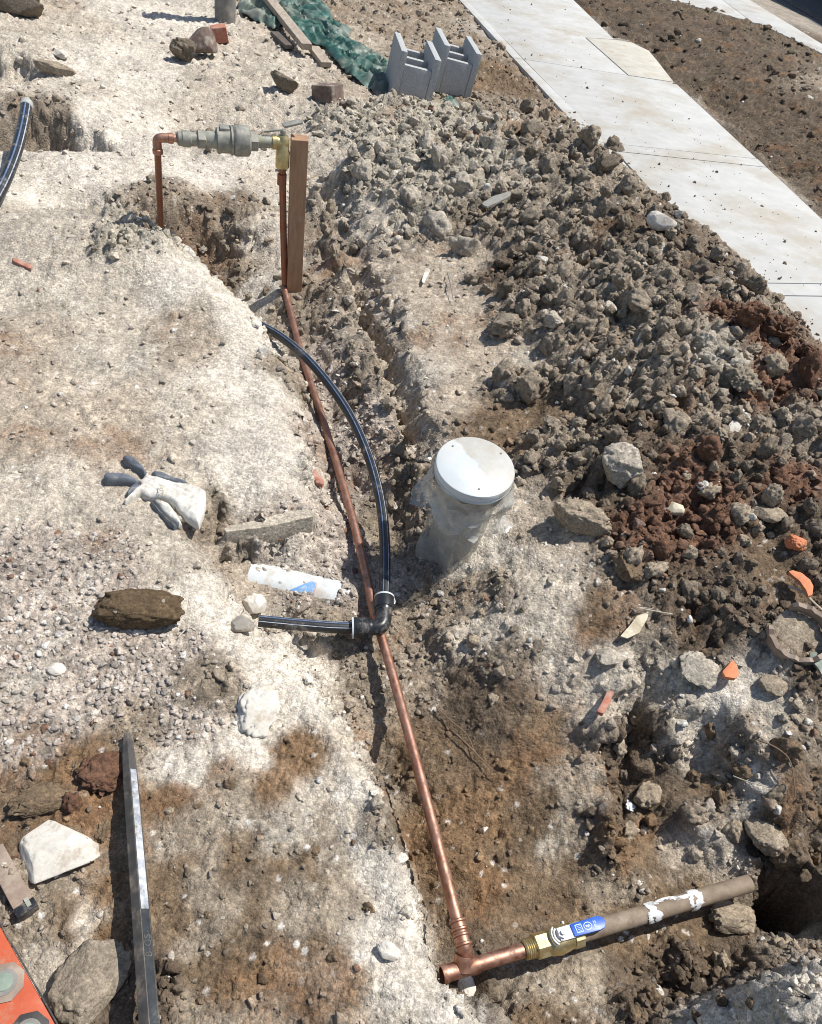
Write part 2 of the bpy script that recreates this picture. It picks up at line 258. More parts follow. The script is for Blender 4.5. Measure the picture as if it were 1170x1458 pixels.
def ground(x, y, full=False):
    x = np.asarray(x, float); y = np.asarray(y, float)
    v = look(VG, x, y); rg, kl, gr = v[..., 3], v[..., 4], v[..., 5]
    live = sstep(.1, .5, rg)
    st_ = sstep(.35, 1.4, look(SG, x, y))*live*np.clip(1-1.3*kl, 0, 1)
    e1 = noise(x*14, y*14, 5); e2 = noise(x*14, y*14, 6); e3 = noise(x*45, y*45, 7); e4 = noise(x*45, y*45, 8)
    h = look(HG, x+(.012*e1+.0015*e3)*live, y+(.012*e2+.0015*e4)*live).astype(float)
    lo = fbm(x*7, y*7, 3, 2)
    mid = fbm(x*26, y*26, 4, 4, .6)
    rid = 1-np.abs(fbm(x*11+3, y*11, 3, 9))
    h += rg*(.008*lo+.0058*mid)+rg*.007*(rid-.6)*live
    # chips and crumbs
    f1, f2, c1 = worley(x*30+.8*e3, y*30+.8*e4, 1)
    h += rg*live*.010*np.clip(c1-.35, 0, 1)*sstep(0, .35, f2-f1)*(1-.5*gr)
    # gravel
    g1, g2, c2 = worley(x*85, y*85, 2)
    h += gr*live*(.0045*np.sqrt(np.clip(1-(g1/.75)**2, 0, 1))*(.5+c2))
    # clods
    wxx = x+.02*e1; wyy = y+.02*e2
    a1, a2, c3 = worley(wxx*8, wyy*8, 3); b1, b2, c4 = worley(x*19+.4*e3, y*19+.4*e4, 4); d1, d2, c5 = worley(x*46, y*46, 5)
    h += kl*(.075*(np.sqrt(np.clip(1-(a1/.85)**2, 0, 1))-.6)*(.35+c3)+.034*(np.sqrt(np.clip(1-(b1/.8)**2, 0, 1))-.5)*(.35+c4)+.014*np.sqrt(np.clip(1-(d1/.7)**2, 0, 1))*(.3+c5)+.006*mid)
    # broken steep banks
    s1, s2, cs = worley(x*17+.7*e3, y*17+.7*e4, 6); s3, s4, cs2 = worley(x*40+e3, y*40+e4, 7)
    h += st_*(.030*(cs-.5)*sstep(0, .2, s2-s1)+.012*(cs2-.5)*sstep(0, .2, s4-s3)+.005*mid)
    # drying cracks
    k1, k2, ck = worley(x*13+1.1*e1+.35*e3, y*13+1.1*e2+.35*e4, 0)
    crk = (1-sstep(.0, .07, k2-k1))*sstep(-.05, .35, fbm(x*3+5, y*3, 2, 10))
    h -= live*rg*.010*crk*(1-.6*gr)
    # grain that keeps its edges
    gr1 = noise(x*75+2*e3, y*75, 3); gr2 = noise(x*150, y*150+2*e4, 13)
    h += rg*live*(1-.7*st_)*(.0030*np.abs(gr1)+.0016*gr2)*(1+.8*np.clip(y-1.5, 0, 2.5)*np.clip(1-kl, 0, 1))
    far_ = np.clip((y-2.0)/2.5, 0, 1)*live*rg*np.clip(1-1.4*kl, 0, 1)
    w1_, w2_, cw = worley(x*21+e3, y*21+e4, 2); h += far_*.018*(noise(x*60, y*60, 9)+.5*(c1-.5))+far_*.030*(cw-.45)*sstep(0, .18, w2_-w1_)
    tq = ((x-TB0[0])*TBD[0]+(y-TB0[1])*TBD[1])/TBL; dq = (x-TB0[0])*-TBD[1]+(y-TB0[1])*TBD[0]+.004*e3+.0015*gr1
    zs = TB0[2]+(TB1[2]-TB0[2])*tq+np.sqrt(np.clip(.052**2-dq*dq, 0, None))
    opn = (1-sstep(.023, .029, np.abs(dq+.004)))*sstep(.10, .13, tq+.02*e3)*(1-sstep(.86, .90, tq+.02*e3)); nearq = (1-sstep(.045, .08, np.abs(dq)))*sstep(-.1, .05, tq)*(1-sstep(1.0, 1.1, tq))
    h = h*(1-nearq)+nearq*(np.maximum(h, zs+.002)*(1-opn)+(zs-.006)*opn)
    hd = np.hypot((x-HOLE[0])/.050, (y-HOLE[1])/.042)+.18*e1+.12*e3
    h -= .26*(1-sstep(.75, 1.05, hd))
    # small pocks
    h -= rg*.008*sstep(.35, .8, noise(x*38, y*38, 12))*live
    if not full: return h
    # soil colour, shade painted into some samples: dust, damp and rusty patches, single stones
    col = v[..., :3].astype(float)
    m = fbm(x*5, y*5, 4, 6, .6); m2 = fbm(x*60, y*60, 3, 1, .7); m3 = fbm(x*16, y*16, 4, 11, .6)
    cal = 1-.45*sstep(.33, .42, v[..., 0]); k = 1+.18*m+.20*m2*cal+.22*m3*cal
    k *= 1+gr*live*.55*(c2-.5)+kl*(.25*(c4-.5)+.25*(c5-.5))+.18*(c1-.5)*live
    k = np.clip(k, .4, 1.7)
    col = col*k[..., None]
    rust = sstep(.35, .9, fbm(x*4+9, y*4, 4, 13, .6)+.3*m2)*live*.5
    rust = rust*(1-sstep(.34, .48, v[..., 0]))
    col = col*(1-rust[..., None])+np.array([.20, .105, .05])*rust[..., None]
    pale = sstep(.5, .95, fbm(x*6, y*6+4, 4, 3, .6)+.35*m2)*live*.55*(.12+.88*sstep(.16, .32, v[..., 0]))
    col = col*(1-pale[..., None])+np.array([.46, .42, .35])*pale[..., None]
    spk = sstep(.972, .99, c2)*live*(1-sstep(.35, .5, g1))*sstep(.10, .2, v[..., 0])
    col = col*(1-spk[..., None]*.8)+np.array([.62, .58, .52])*spk[..., None]*.8
    return h, np.clip(col, .01, .8), v
def gz(x, y): return float(ground(np.array([x]), np.array([y]))[0])
def hit(px, py):                                     # point of the ground seen at photo pixel
    d = (px-585)*RX-(py-729)*UX+F*fw
    t = np.linspace(.6, 1.6, 1400)*(CH/-d[2])
    X = d[0]*t; Y = d[1]*t; Z = CH+d[2]*t
    g = ground(X, Y); k = np.argmax(Z < g)
    return np.array([X[k], Y[k], g[k]])

# ------------------------------------------------------------------ objects, tags
COL = S.collection
def tag(o, label=None, cat=None, group=None, kind=None):
    if label: o['label'] = label
    if cat: o['category'] = cat
    if group: o['group'] = group
    if kind: o['kind'] = kind
    return o
def thing(name, loc, label, cat, group=None):
    o = bpy.data.objects.new(name, None); COL.objects.link(o); o.location = Vector(loc); o.empty_display_size = .05
    return tag(o, label, cat, group)
def mesh(name, verts, faces, mat, smooth=False):
    me = bpy.data.meshes.new(name); me.from_pydata([tuple(v) for v in verts], [], faces)
    me.materials.append(mat)
    if smooth: me.polygons.foreach_set('use_smooth', [True]*len(me.polygons))
    me.update(); return me
def obj(name, me, parent=None, loc=None):
    o = bpy.data.objects.new(name, me); COL.objects.link(o)
    if loc is not None: o.location = Vector(loc)
    if parent is not None:
        o.parent = parent; o.matrix_parent_inverse = world_of(parent).inverted()
    return o
def world_of(o):
    m = o.matrix_basis.copy()
    while o.parent: m = o.parent.matrix_basis @ o.matrix_parent_inverse @ m if False else world_of(o.parent) @ o.matrix_parent_inverse @ m; break
    return m
class MB:
    def __init__(s): s.v = []; s.f = []
    def add(s, v, f):
        o = len(s.v); s.v += [tuple(p) for p in v]; s.f += [tuple(i+o for i in q) for q in f]; return s
    def lathe(s, a, b, prof, n=20, cap=True, phase=0.0):
        a = Vector(a); b = Vector(b); ax = b-a; L = ax.length; ax.normalize()
        u = ax.orthogonal().normalized(); w = ax.cross(u); v = []; f = []
        for t, r in prof:
            c = a+ax*(t*L)
            for k in range(n):
                an = phase+2*math.pi*k/n; v.append(c+(u*math.cos(an)+w*math.sin(an))*r)
        for i in range(len(prof)-1):
            for k in range(n):
                q = i*n+k; q2 = i*n+(k+1) % n; f.append((q, q2, q2+n, q+n))
        if cap: f.append(tuple(range(n))[::-1]); f.append(tuple(range((len(prof)-1)*n, len(prof)*n)))
        return s.add(v, f)
    def tube(s, pts, r, n=14, sub=6, cap=True, rfun=None):
        P_ = [Vector(p) for p in pts]
        if len(P_) > 2:
            out = []
            for i in range(len(P_)-1):
                p0 = P_[max(i-1, 0)]; p1 = P_[i]; p2 = P_[i+1]; p3 = P_[min(i+2, len(P_)-1)]
                for k in range(sub):
                    t = k/sub
                    out.append(.5*((2*p1)+(p2-p0)*t+(2*p0-5*p1+4*p2-p3)*t*t+(3*p1-p0-3*p2+p3)*t**3))
            out.append(P_[-1]); P_ = out
        v = []; f = []; u = None; m = len(P_)
        for i, p in enumerate(P_):
            tn = (P_[min(i+1, m-1)]-P_[max(i-1, 0)]).normalized()
            u = (tn.orthogonal() if u is None else u-tn*u.dot(tn)).normalized(); w = tn.cross(u)
            rr = rfun(i/(m-1)) if rfun else r
            for k in range(n):
                an = 2*math.pi*k/n; v.append(p+(u*math.cos(an)+w*math.sin(an))*rr)
        for i in range(m-1):
            for k in range(n):
                q = i*n+k; q2 = i*n+(k+1) % n; f.append((q, q2, q2+n, q+n))
        if cap: f.append(tuple(range(n))[::-1]); f.append(tuple(range((m-1)*n, m*n)))
        return s.add(v, f)
    def box(s, a, b, w, h, up=(0, 0, 1)):             # beam from a to b
        a = Vector(a); b = Vector(b); ax = (b-a).normalized(); up = Vector(up); u = ax.cross(up).normalized(); w2 = u.cross(ax).normalized()
        v = [p+u*i*w/2+w2*j*h/2 for p in (a, b) for i, j in ((-1, -1), (1, -1), (1, 1), (-1, 1))]
        return s.add(v, [(0, 1, 2, 3), (7, 6, 5, 4), (0, 4, 5, 1), (1, 5, 6, 2), (2, 6, 7, 3), (3, 7, 4, 0)])
    def prism(s, poly, z0, z1):
        n = len(poly); v = [(p[0], p[1], z0) for p in poly]+[(p[0], p[1], z1) for p in poly]
        return s.add(v, [tuple(range(n))[::-1], tuple(range(n, 2*n))]+[(i, (i+1) % n, n+(i+1) % n, n+i) for i in range(n)])
    def make(s, name, mat, parent=None, smooth=True, bevel=0, seg=2, angle=35):
        me = bpy.data.meshes.new(name); me.from_pydata(s.v, [], s.f); me.materials.append(mat)
        bm = bmesh.new(); bm.from_mesh(me)
        bmesh.ops.recalc_face_normals(bm, faces=bm.faces)
        if bevel: bmesh.ops.bevel(bm, geom=[e for e in bm.edges if len(e.link_faces) == 2 and e.calc_face_angle(0) > .5], offset=bevel, segments=seg, affect='EDGES', profile=.6)
        if smooth:
            for f in bm.faces: f.smooth = True
            for e in bm.edges: e.smooth = not (len(e.link_faces) == 2 and e.calc_face_angle(0) > math.radians(angle))
        bm.to_mesh(me); bm.free()
        return obj(name, me, parent)

# ------------------------------------------------------------------ materials
def newmat(name):
    m = bpy.data.materials.new(name); m.use_nodes = True; t = m.node_tree
    return m, t, t.nodes['Principled BSDF'], t.nodes.new, t.links.new
def surf(name, c1, c2, scale=60, rough=.8, metal=0, bump=.4, bdist=.001, dirt=None, dirtamt=.5, coat=0, stretch=None, fine=True, dscale=14):
    m, t, b, N, L = newmat(name)
    tc = N('ShaderNodeTexCoord'); src = tc.outputs['Object']
    if stretch:
        mp = N('ShaderNodeMapping'); mp.inputs['Scale'].default_value = stretch; L(src, mp.inputs[0]); src = mp.outputs[0]
    n1 = N('ShaderNodeTexNoise'); n1.inputs['Scale'].default_value = scale; n1.inputs['Detail'].default_value = 8; n1.inputs['Roughness'].default_value = .65; L(src, n1.inputs[0])
    cr = N('ShaderNodeValToRGB'); cr.color_ramp.elements[0].position = .33; cr.color_ramp.elements[1].position = .68
    cr.color_ramp.elements[0].color = (*c1, 1); cr.color_ramp.elements[1].color = (*c2, 1); L(n1.outputs[0], cr.inputs[0])
    colout = cr.outputs[0]
    rv = N('ShaderNodeMath'); rv.operation = 'MULTIPLY_ADD'; rv.inputs[1].default_value = .25; rv.inputs[2].default_value = rough-.12; L(n1.outputs[0], rv.inputs[0]); L(rv.outputs[0], b.inputs['Roughness'])
    b.inputs['Metallic'].default_value = metal
    if dirt:
        n2 = N('ShaderNodeTexNoise'); n2.inputs['Scale'].default_value = dscale; n2.inputs['Detail'].default_value = 9; n2.inputs['Roughness'].default_value = .7; L(tc.outputs['Object'], n2.inputs[0])
        r2 = N('ShaderNodeValToRGB'); r2.color_ramp.elements[0].position = .62-.3*dirtamt; r2.color_ramp.elements[1].position = .75-.2*dirtamt; L(n2.outputs[0], r2.inputs[0])
        mx = N('ShaderNodeMix'); mx.data_type = 'RGBA'; L(r2.outputs[0], mx.inputs[0]); L(colout, mx.inputs[6]); mx.inputs[7].default_value = (*dirt, 1); colout = mx.outputs[2]
        if metal:
            im = N('ShaderNodeMath'); im.operation = 'MULTIPLY_ADD'; im.inputs[1].default_value = -metal; im.inputs[2].default_value = metal; L(r2.outputs[0], im.inputs[0]); L(im.outputs[0], b.inputs['Metallic'])
    L(colout, b.inputs['Base Color'])
    b.inputs['Coat Weight'].default_value = coat
    bp = N('ShaderNodeBump'); bp.inputs['Strength'].default_value = bump; bp.inputs['Distance'].default_value = bdist; L(n1.outputs[0], bp.inputs['Height']); L(bp.outputs[0], b.inputs['Normal'])
    return m
def earth(name, attr=None, tint=None, inst=False):
    """soil / stone: colour from an attribute (or a tint), fine grain and crumbly relief"""
    m, t, b, N, L = newmat(name)
    tc = N('ShaderNodeTexCoord'); src = tc.outputs['Object']
    def nz(sc, det=6, r=.65):
        q = N('ShaderNodeTexNoise'); q.inputs['Scale'].default_value = sc; q.inputs['Detail'].default_value = det; q.inputs['Roughness'].default_value = r; L(src, q.inputs[0]); return q.outputs[0]
    k = 1
    if inst or tint: src = N('ShaderNodeNewGeometry').outputs['Position']
    n1 = nz(90*k, 8, .75); n2 = nz(420*k, 4, .6); n3 = nz(24*k, 7, .7)
    if attr:
        at = N('ShaderNodeAttribute'); at.attribute_name = attr; at.attribute_type = 'INSTANCER' if inst else 'GEOMETRY'; col = at.outputs['Color']
    else:
        rgb = N('ShaderNodeRGB'); rgb.outputs[0].default_value = (*tint, 1); col = rgb.outputs[0]
    def mul(a, nout, lo, hi):
        mr = N('ShaderNodeMapRange'); mr.inputs[1].default_value = .3; mr.inputs[2].default_value = .7; mr.inputs[3].default_value = lo; mr.inputs[4].default_value = hi; L(nout, mr.inputs[0])
        vm = N('ShaderNodeVectorMath'); vm.operation = 'SCALE'; L(a, vm.inputs[0]); L(mr.outputs[0], vm.inputs['Scale']); return vm.outputs[0]
    col = mul(col, n1, .70, 1.30); col = mul(col, n2, .78, 1.22); col = mul(col, n3, .84, 1.16)
    gd = []
    for sc_, lo_, hi_ in ((330, .76, 1.24), (120, .82, 1.18)):
        vq = N('ShaderNodeTexVoronoi'); vq.inputs['Scale'].default_value = sc_; L(src, vq.inputs['Vector']); gd.append(vq.outputs['Distance'])
        sp_ = N('ShaderNodeSeparateColor'); L(vq.outputs['Color'], sp_.inputs[0]); mr_ = N('ShaderNodeMapRange'); mr_.inputs[3].default_value = lo_; mr_.inputs[4].default_value = hi_; L(sp_.outputs[0], mr_.inputs[0])
        vm_ = N('ShaderNodeVectorMath'); vm_.operation = 'SCALE'; L(col, vm_.inputs[0]); L(mr_.outputs[0], vm_.inputs['Scale']); col = vm_.outputs[0]
    vo = N('ShaderNodeTexVoronoi'); vo.inputs['Scale'].default_value = 170*k; L(src, vo.inputs['Vector'])
    sp = N('ShaderNodeMapRange'); sp.inputs[1].default_value = .93; sp.inputs[2].default_value = .96; L(vo.outputs['Color'], sp.inputs[0])
    mx = N('ShaderNodeMix'); mx.data_type = 'RGBA'; sm = N('ShaderNodeMath'); sm.operation = 'MULTIPLY'; sm.inputs[1].default_value = .6; L(sp.outputs[0], sm.inputs[0]); L(sm.outputs[0], mx.inputs[0]); L(col, mx.inputs[6]); mx.inputs[7].default_value = (.5, .47, .41, 1)
    L(mx.outputs[2], b.inputs['Base Color']); b.inputs['Roughness'].default_value = .92; b.inputs['Specular IOR Level'].default_value = .25
    ad = N('ShaderNodeMath'); ad.operation = 'MULTIPLY_ADD'; ad.inputs[1].default_value = .35; L(n2, ad.inputs[0]); L(n1, ad.inputs[2])
    ad2 = N('ShaderNodeMath'); ad2.operation = 'MULTIPLY_ADD'; ad2.inputs[1].default_value = -.3; L(vo.outputs['Distance'], ad2.inputs[0]); L(ad.outputs[0], ad2.inputs[2])
    for q_, w_q in zip(gd, (-.35, -.8)):
        a3 = N('ShaderNodeMath'); a3.operation = 'MULTIPLY_ADD'; a3.inputs[1].default_value = w_q; L(q_, a3.inputs[0]); L(ad2.outputs[0], a3.inputs[2]); ad2 = a3
    bp = N('ShaderNodeBump'); bp.inputs['Strength'].default_value = .9; bp.inputs['Distance'].default_value = .0032 if not (inst or tint) else .0016; L(ad2.outputs[0], bp.inputs['Height']); L(bp.outputs[0], b.inputs['Normal'])
    return m
M_soil = earth('soil', 'soil')
M_clod = earth('clod_earth', 'soil', inst=True)
M = {}
M['clod_grey'] = earth('clod_grey', tint=(.245, .202, .15)); M['clod_pale'] = earth('clod_pale', tint=(.37, .325, .26)); M['clod_dark'] = earth('clod_dark', tint=(.17, .137, .10))
M['clod_rust'] = earth('clod_rust', tint=(.125, .066, .04)); M['clod_brown'] = earth('clod_brown', tint=(.155, .11, .068)); M['clod_tan'] = earth('clod_tan', tint=(.29, .235, .17))
M['clod_damp'] = earth('clod_damp', tint=(.10, .068, .038)); DUST = (.40, .35, .28)
M['white_rock'] = surf('white_rock', (.50, .46, .39), (.72, .68, .60), 40, .9, bump=.7, bdist=.003, dirt=(.36, .29, .21), dirtamt=.35, dscale=22)
M['grey_rock'] = surf('grey_rock', (.20, .18, .15), (.38, .35, .29), 35, .9, bump=.8, bdist=.004, dirt=(.2, .14, .09), dirtamt=.4)
M['slab_stone'] = surf('slab_stone', (.30, .275, .21), (.48, .43, .34), 45, .92, bump=.7, bdist=.003, dirt=(.27, .235, .175), dirtamt=.45, dscale=20)
M['concrete'] = surf('concrete', (.41, .405, .375), (.50, .495, .465), 9, .85, bump=.3, bdist=.002, dirt=(.37, .33, .265), dirtamt=.48, dscale=3)
M['concrete_patch'] = surf('concrete_patch', (.43, .40, .33), (.53, .50, .43), 12, .85, bump=.3, bdist=.002, dirt=(.4, .33, .23), dirtamt=.3)
M['block'] = surf('block_concrete', (.31, .315, .31), (.46, .465, .455), 130, .95, bump=.8, bdist=.0025, dirt=(.42, .41, .38), dirtamt=.15)
M['asphalt'] = surf('asphalt', (.085, .083, .08), (.14, .137, .13), 60, .9, bump=.5, bdist=.004, dirt=(.06, .058, .055), dirtamt=.3, dscale=1.2)
M['copper'] = surf('copper', (.36, .17, .11), (.54, .32, .24), 45, .5, metal=1, bump=.15, bdist=.0006, dirt=(.19, .11, .075), dirtamt=.5, dscale=60)
M['copper_dull'] = surf('copper_dull', (.22, .085, .05), (.36, .16, .10), 20, .5, metal=.85, bump=.2, bdist=.0006, dirt=(.16, .075, .045), dirtamt=.5, dscale=20)
M['brass'] = surf('brass', (.46, .36, .16), (.66, .55, .30), 60, .42, metal=.9, bump=.25, bdist=.0007, dirt=(.30, .26, .17), dirtamt=.45, dscale=40)
M['valve_metal'] = surf('aged_valve_metal', (.20, .195, .165), (.40, .385, .33), 55, .6, metal=.35, bump=.6, bdist=.0015, dirt=(.27, .265, .215), dirtamt=.4, dscale=30)
M['verdigris'] = surf('verdigris', (.24, .25, .21), (.40, .40, .34), 70, .7, metal=.2, bump=.5, bdist=.001, dirt=(.30, .27, .18), dirtamt=.4, dscale=40)
M['old_pipe'] = surf('old_pipe', (.17, .125, .085), (.29, .225, .16), 40, .75, bump=.4, bdist=.0015, dirt=(.34, .28, .21), dirtamt=.35, dscale=22)
M['black_poly'] = surf('black_poly', (.012, .013, .015), (.022, .024, .027), 50, .36, bump=.12, bdist=.0005, dirt=(.22, .20, .17), dirtamt=.24, dscale=22)
M['blue_stripe'] = surf('blue_stripe', (.06, .10, .20), (.12, .18, .30), 60, .5, dirt=(.3, .3, .3), dirtamt=.35, dscale=40)
M['pale_stripe'] = surf('pale_stripe', (.35, .38, .42), (.5, .52, .55), 60, .5, dirt=(.1, .12, .15), dirtamt=.5, dscale=50)
M['white_plastic'] = surf('white_plastic', (.50, .54, .54), (.58, .61, .61), 20, .42, bump=.1, dirt=(.60, .58, .53), dirtamt=.35, dscale=9)
M['pvc'] = surf('pvc_grey_white', (.30, .30, .27), (.44, .44, .40), 20, .5, bump=.2, dirt=(.30, .26, .20), dirtamt=.5, dscale=12)
M['pvc_white'] = surf('pvc_white', (.50, .52, .51), (.60, .62, .61), 30, .5, bump=.2, dirt=(.45, .40, .33), dirtamt=.38, dscale=26)
M['blue'] = surf('blue_vinyl', (.010, .085, .42), (.015, .11, .52), 40, .4, bump=.1, dirt=(.02, .06, .22), dirtamt=.25, dscale=50)
M['print_blue'] = surf('print_blue', (.10, .26, .52), (.2, .38, .62), 90, .5, dirt=(.5, .5, .48), dirtamt=.4, dscale=60)
M['print_red'] = surf('print_red', (.5, .22, .18), (.6, .35, .3), 90, .5)
M['print_light'] = surf('print_light', (.40, .55, .75), (.6, .72, .85), 90, .5, bump=0)
M['steel'] = surf('worn_steel', (.30, .31, .32), (.72, .73, .74), 70, .42, metal=.55, bump=.5, bdist=.001, dirt=(.14, .12, .10), dirtamt=.42, dscale=60)
M['dark_steel'] = surf('dark_steel', (.055, .05, .045), (.10, .09, .08), 50, .55, metal=.3, bump=.3, dirt=(.20, .16, .12), dirtamt=.35, dscale=30)
M['shadow_steel'] = surf('shadow_steel', (.02, .024, .026), (.045, .05, .052), 60, .42, metal=.3, bump=.2, dirt=(.12, .11, .10), dirtamt=.15, dscale=30)  # black tone stands in for the shadow across the bar
M['stake'] = surf('stake_timber', (.27, .15, .078), (.42, .25, .145), 14, .7, bump=.4, bdist=.001, stretch=(6, 6, .8), dirt=(.40, .28, .18), dirtamt=.18)
M['old_timber'] = surf('old_timber', (.24, .19, .14), (.44, .37, .29), 14, .85, bump=.7, bdist=.003, stretch=(5, 1.2, 5), dirt=(.40, .34, .26), dirtamt=.3)
M['dark_timber'] = surf('dark_timber', (.07, .055, .045), (.13, .105, .085), 16, .8, bump=.5, bdist=.002)
M['brick_red'] = surf('brick_red', (.33, .12, .075), (.45, .20, .13), 60, .9, bump=.7, bdist=.003, dirt=(.42, .33, .27), dirtamt=.35, dscale=20)
M['brick_dark'] = surf('brick_dark', (.10, .07, .055), (.20, .14, .11), 50, .85, bump=.7, bdist=.003, dirt=(.38, .33, .27), dirtamt=.4, dscale=18)
M['terracotta'] = surf('terracotta', (.52, .16, .065), (.62, .24, .11), 50, .75, bump=.3, bdist=.001, dirt=(.35, .2, .12), dirtamt=.25, dscale=30)
M['clay_pipe'] = surf('clay_pipe', (.22, .16, .12), (.33, .25, .19), 40, .75, bump=.4, bdist=.001, dirt=(.36, .30, .23), dirtamt=.4, dscale=20)
M['glove_white'] = surf('glove_fabric', (.52, .49, .43), (.68, .65, .58), 260, .95, bump=.9, bdist=.0012, dirt=(.36, .32, .26), dirtamt=.42, dscale=22)
M['glove_grey'] = surf('glove_rubber', (.085, .095, .11), (.15, .165, .185), 40, .55, bump=.3, bdist=.001, dirt=(.32, .29, .25), dirtamt=.25, dscale=26)
M['tarp'] = surf('green_tarp', (.012, .055, .043), (.04, .13, .10), 22, .5, bump=.5, bdist=.004, dirt=(.24, .25, .20), dirtamt=.6, dscale=2.5)
M['orange'] = surf('orange_paint', (.42, .07, .027), (.50, .105, .04), 20, .45, bump=.15, dirt=(.40, .20, .12), dirtamt=.22, dscale=22)
M['level_black'] = surf('level_black', (.035, .032, .03), (.07, .06, .055), 40, .6, bump=.2, dirt=(.25, .2, .15), dirtamt=.4, dscale=30)
M['vial'] = surf('vial_glass', (.20, .25, .19), (.32, .37, .29), 30, .15, bump=0, coat=1)
M['paper'] = surf('old_card', (.52, .46, .32), (.68, .62, .47), 40, .85, bump=.4, bdist=.001, dirt=(.35, .28, .18), dirtamt=.3)
M['foil'] = surf('white_tape', (.62, .63, .64), (.82, .82, .82), 90, .5, bump=.8, bdist=.002, dirt=(.3, .27, .23), dirtamt=.3, dscale=50)
M['stick'] = surf('dry_stick', (.42, .36, .28), (.58, .52, .43), 40, .85, bump=.4)
M['root'] = surf('root_brown', (.13, .085, .05), (.22, .155, .10), 40, .9, bump=.4)
M['grass'] = surf('dry_grass', (.20, .16, .085), (.30, .25, .14), 30, .85, bump=.1)
M['post'] = surf('grey_post', (.16, .15, .13), (.26, .245, .22), 20, .85, bump=.5, bdist=.003, dirt=(.35, .31, .26), dirtamt=.35)
M['car'] = surf('car_paint', (.006, .006, .007), (.01, .01, .012), 10, .25, bump=0, coat=.6)
M['tyre'] = surf('tyre_rubber', (.012, .012, .012), (.025, .025, .024), 40, .8)
M['rim'] = surf('wheel_rim', (.3, .3, .31), (.42, .42, .43), 20, .4, metal=.8)
M['window'] = surf('car_glass', (.01, .012, .014), (.015, .018, .02), 5, .1, bump=0)
M['shard'] = surf('slate_shard', (.19, .18, .155), (.28, .265, .235), 40, .85, bump=.5, bdist=.002)
m, t, b, N, L = newmat('clear_film')
b.inputs['Base Color'].default_value = (.62, .60, .55, 1); b.inputs['Roughness'].default_value = .2
tr = N('ShaderNodeBsdfTransparent'); tr.inputs[0].default_value = (.92, .92, .9, 1); mxs = N('ShaderNodeMixShader'); nn = N('ShaderNodeTexNoise'); nn.inputs['Scale'].default_value = 26; nn.inputs['Detail'].default_value = 6
tcc = N('ShaderNodeTexCoord'); L(tcc.outputs['Object'], nn.inputs[0]); mr = N('ShaderNodeMapRange'); mr.inputs[1].default_value = .35; mr.inputs[2].default_value = .7; mr.inputs[3].default_value = .22; mr.inputs[4].default_value = .62
L(nn.outputs[0], mr.inputs[0]); L(mr.outputs[0], mxs.inputs[0]); L(tr.outputs[0], mxs.inputs[1]); L(b.outputs[0], mxs.inputs[2]); L(mxs.outputs[0], t.nodes['Material Output'].inputs[0])
bp = N('ShaderNodeBump'); bp.inputs['Strength'].default_value = .5; bp.inputs['Distance'].default_value = .004; L(nn.outputs[0], bp.inputs['Height']); L(bp.outputs[0], b.inputs['Normal'])
M['film'] = m

# ------------------------------------------------------------------ the ground
CX, CY = .0, -.9
NA, NR = 1040, 1150
ang = np.linspace(math.radians(-58), math.radians(46), NA)
lr = np.exp(np.linspace(math.log(.85), math.log(13.2), NR-14)); lr = np.append(lr, lr[-1]*1.17**np.arange(1, 15))
AA, RR = np.meshgrid(ang, lr, indexing='ij')
gxx = (CX+RR*np.sin(AA)).ravel(); gyy = (CY+RR*np.cos(AA)).ravel()
Hh, Cc, Vv = ground(gxx, gyy, True)
_st = sstep(.35, 1.4, look(SG, gxx, gyy))*sstep(.1, .5, Vv[..., 3])*np.clip(1-1.3*Vv[..., 4], 0, 1)
_px = look(HG, gxx+.01, gyy)-look(HG, gxx-.01, gyy); _py = look(HG, gxx, gyy+.01)-look(HG, gxx, gyy-.01); _pl = np.hypot(_px, _py)+1e-6
_t = (gxx*_py-gyy*_px)/_pl
_w1, _w2, _c = worley(gxx*22+gyy*9+.5*noise(gxx*40, gyy*40, 2), Hh*34+gyy*3, 4)
_d = _st*(.020*(_c-.5)*sstep(0, .15, _w2-_w1)+.009*noise(gxx*55+gyy*20, Hh*80, 6)+.010*fbm(gxx*16+gyy*9, Hh*26, 3, 8))
gxx = gxx-_px/_pl*_d; gyy = gyy-_py/_pl*_d
far = RR.ravel() > 13.3; Hh[far] = np.minimum(Hh[far], .0)-.2*(gxx[far] > 2.5)*0
me = bpy.data.meshes.new('ground'); nv = NA*NR
co = np.stack([gxx, gyy, Hh], 1).astype(np.float32).ravel()
me.vertices.add(nv); me.vertices.foreach_set('co', co)
ii, jj = np.meshgrid(np.arange(NA-1), np.arange(NR-1), indexing='ij'); q = (ii*NR+jj).ravel()
fc = np.stack([q, q+1, q+NR+1, q+NR], 1).astype(np.int32); nf = len(fc)
me.loops.add(nf*4); me.polygons.add(nf); me.loops.foreach_set('vertex_index', fc.ravel())
me.polygons.foreach_set('loop_start', np.arange(0, nf*4, 4, dtype=np.int32)); me.polygons.foreach_set('loop_total', np.full(nf, 4, np.int32)) if False else None
me.update(calc_edges=True)
at = me.attributes.new('soil', 'FLOAT_COLOR', 'POINT'); at.data.foreach_set('color', np.concatenate([Cc, np.ones((nv, 1))], 1).astype(np.float32).ravel())
me.materials.append(M_soil); me.polygons.foreach_set('use_smooth', np.ones(nf, bool)); me.update()
gobj = bpy.data.objects.new('ground', me); COL.objects.link(gobj); tag(gobj, kind='structure')

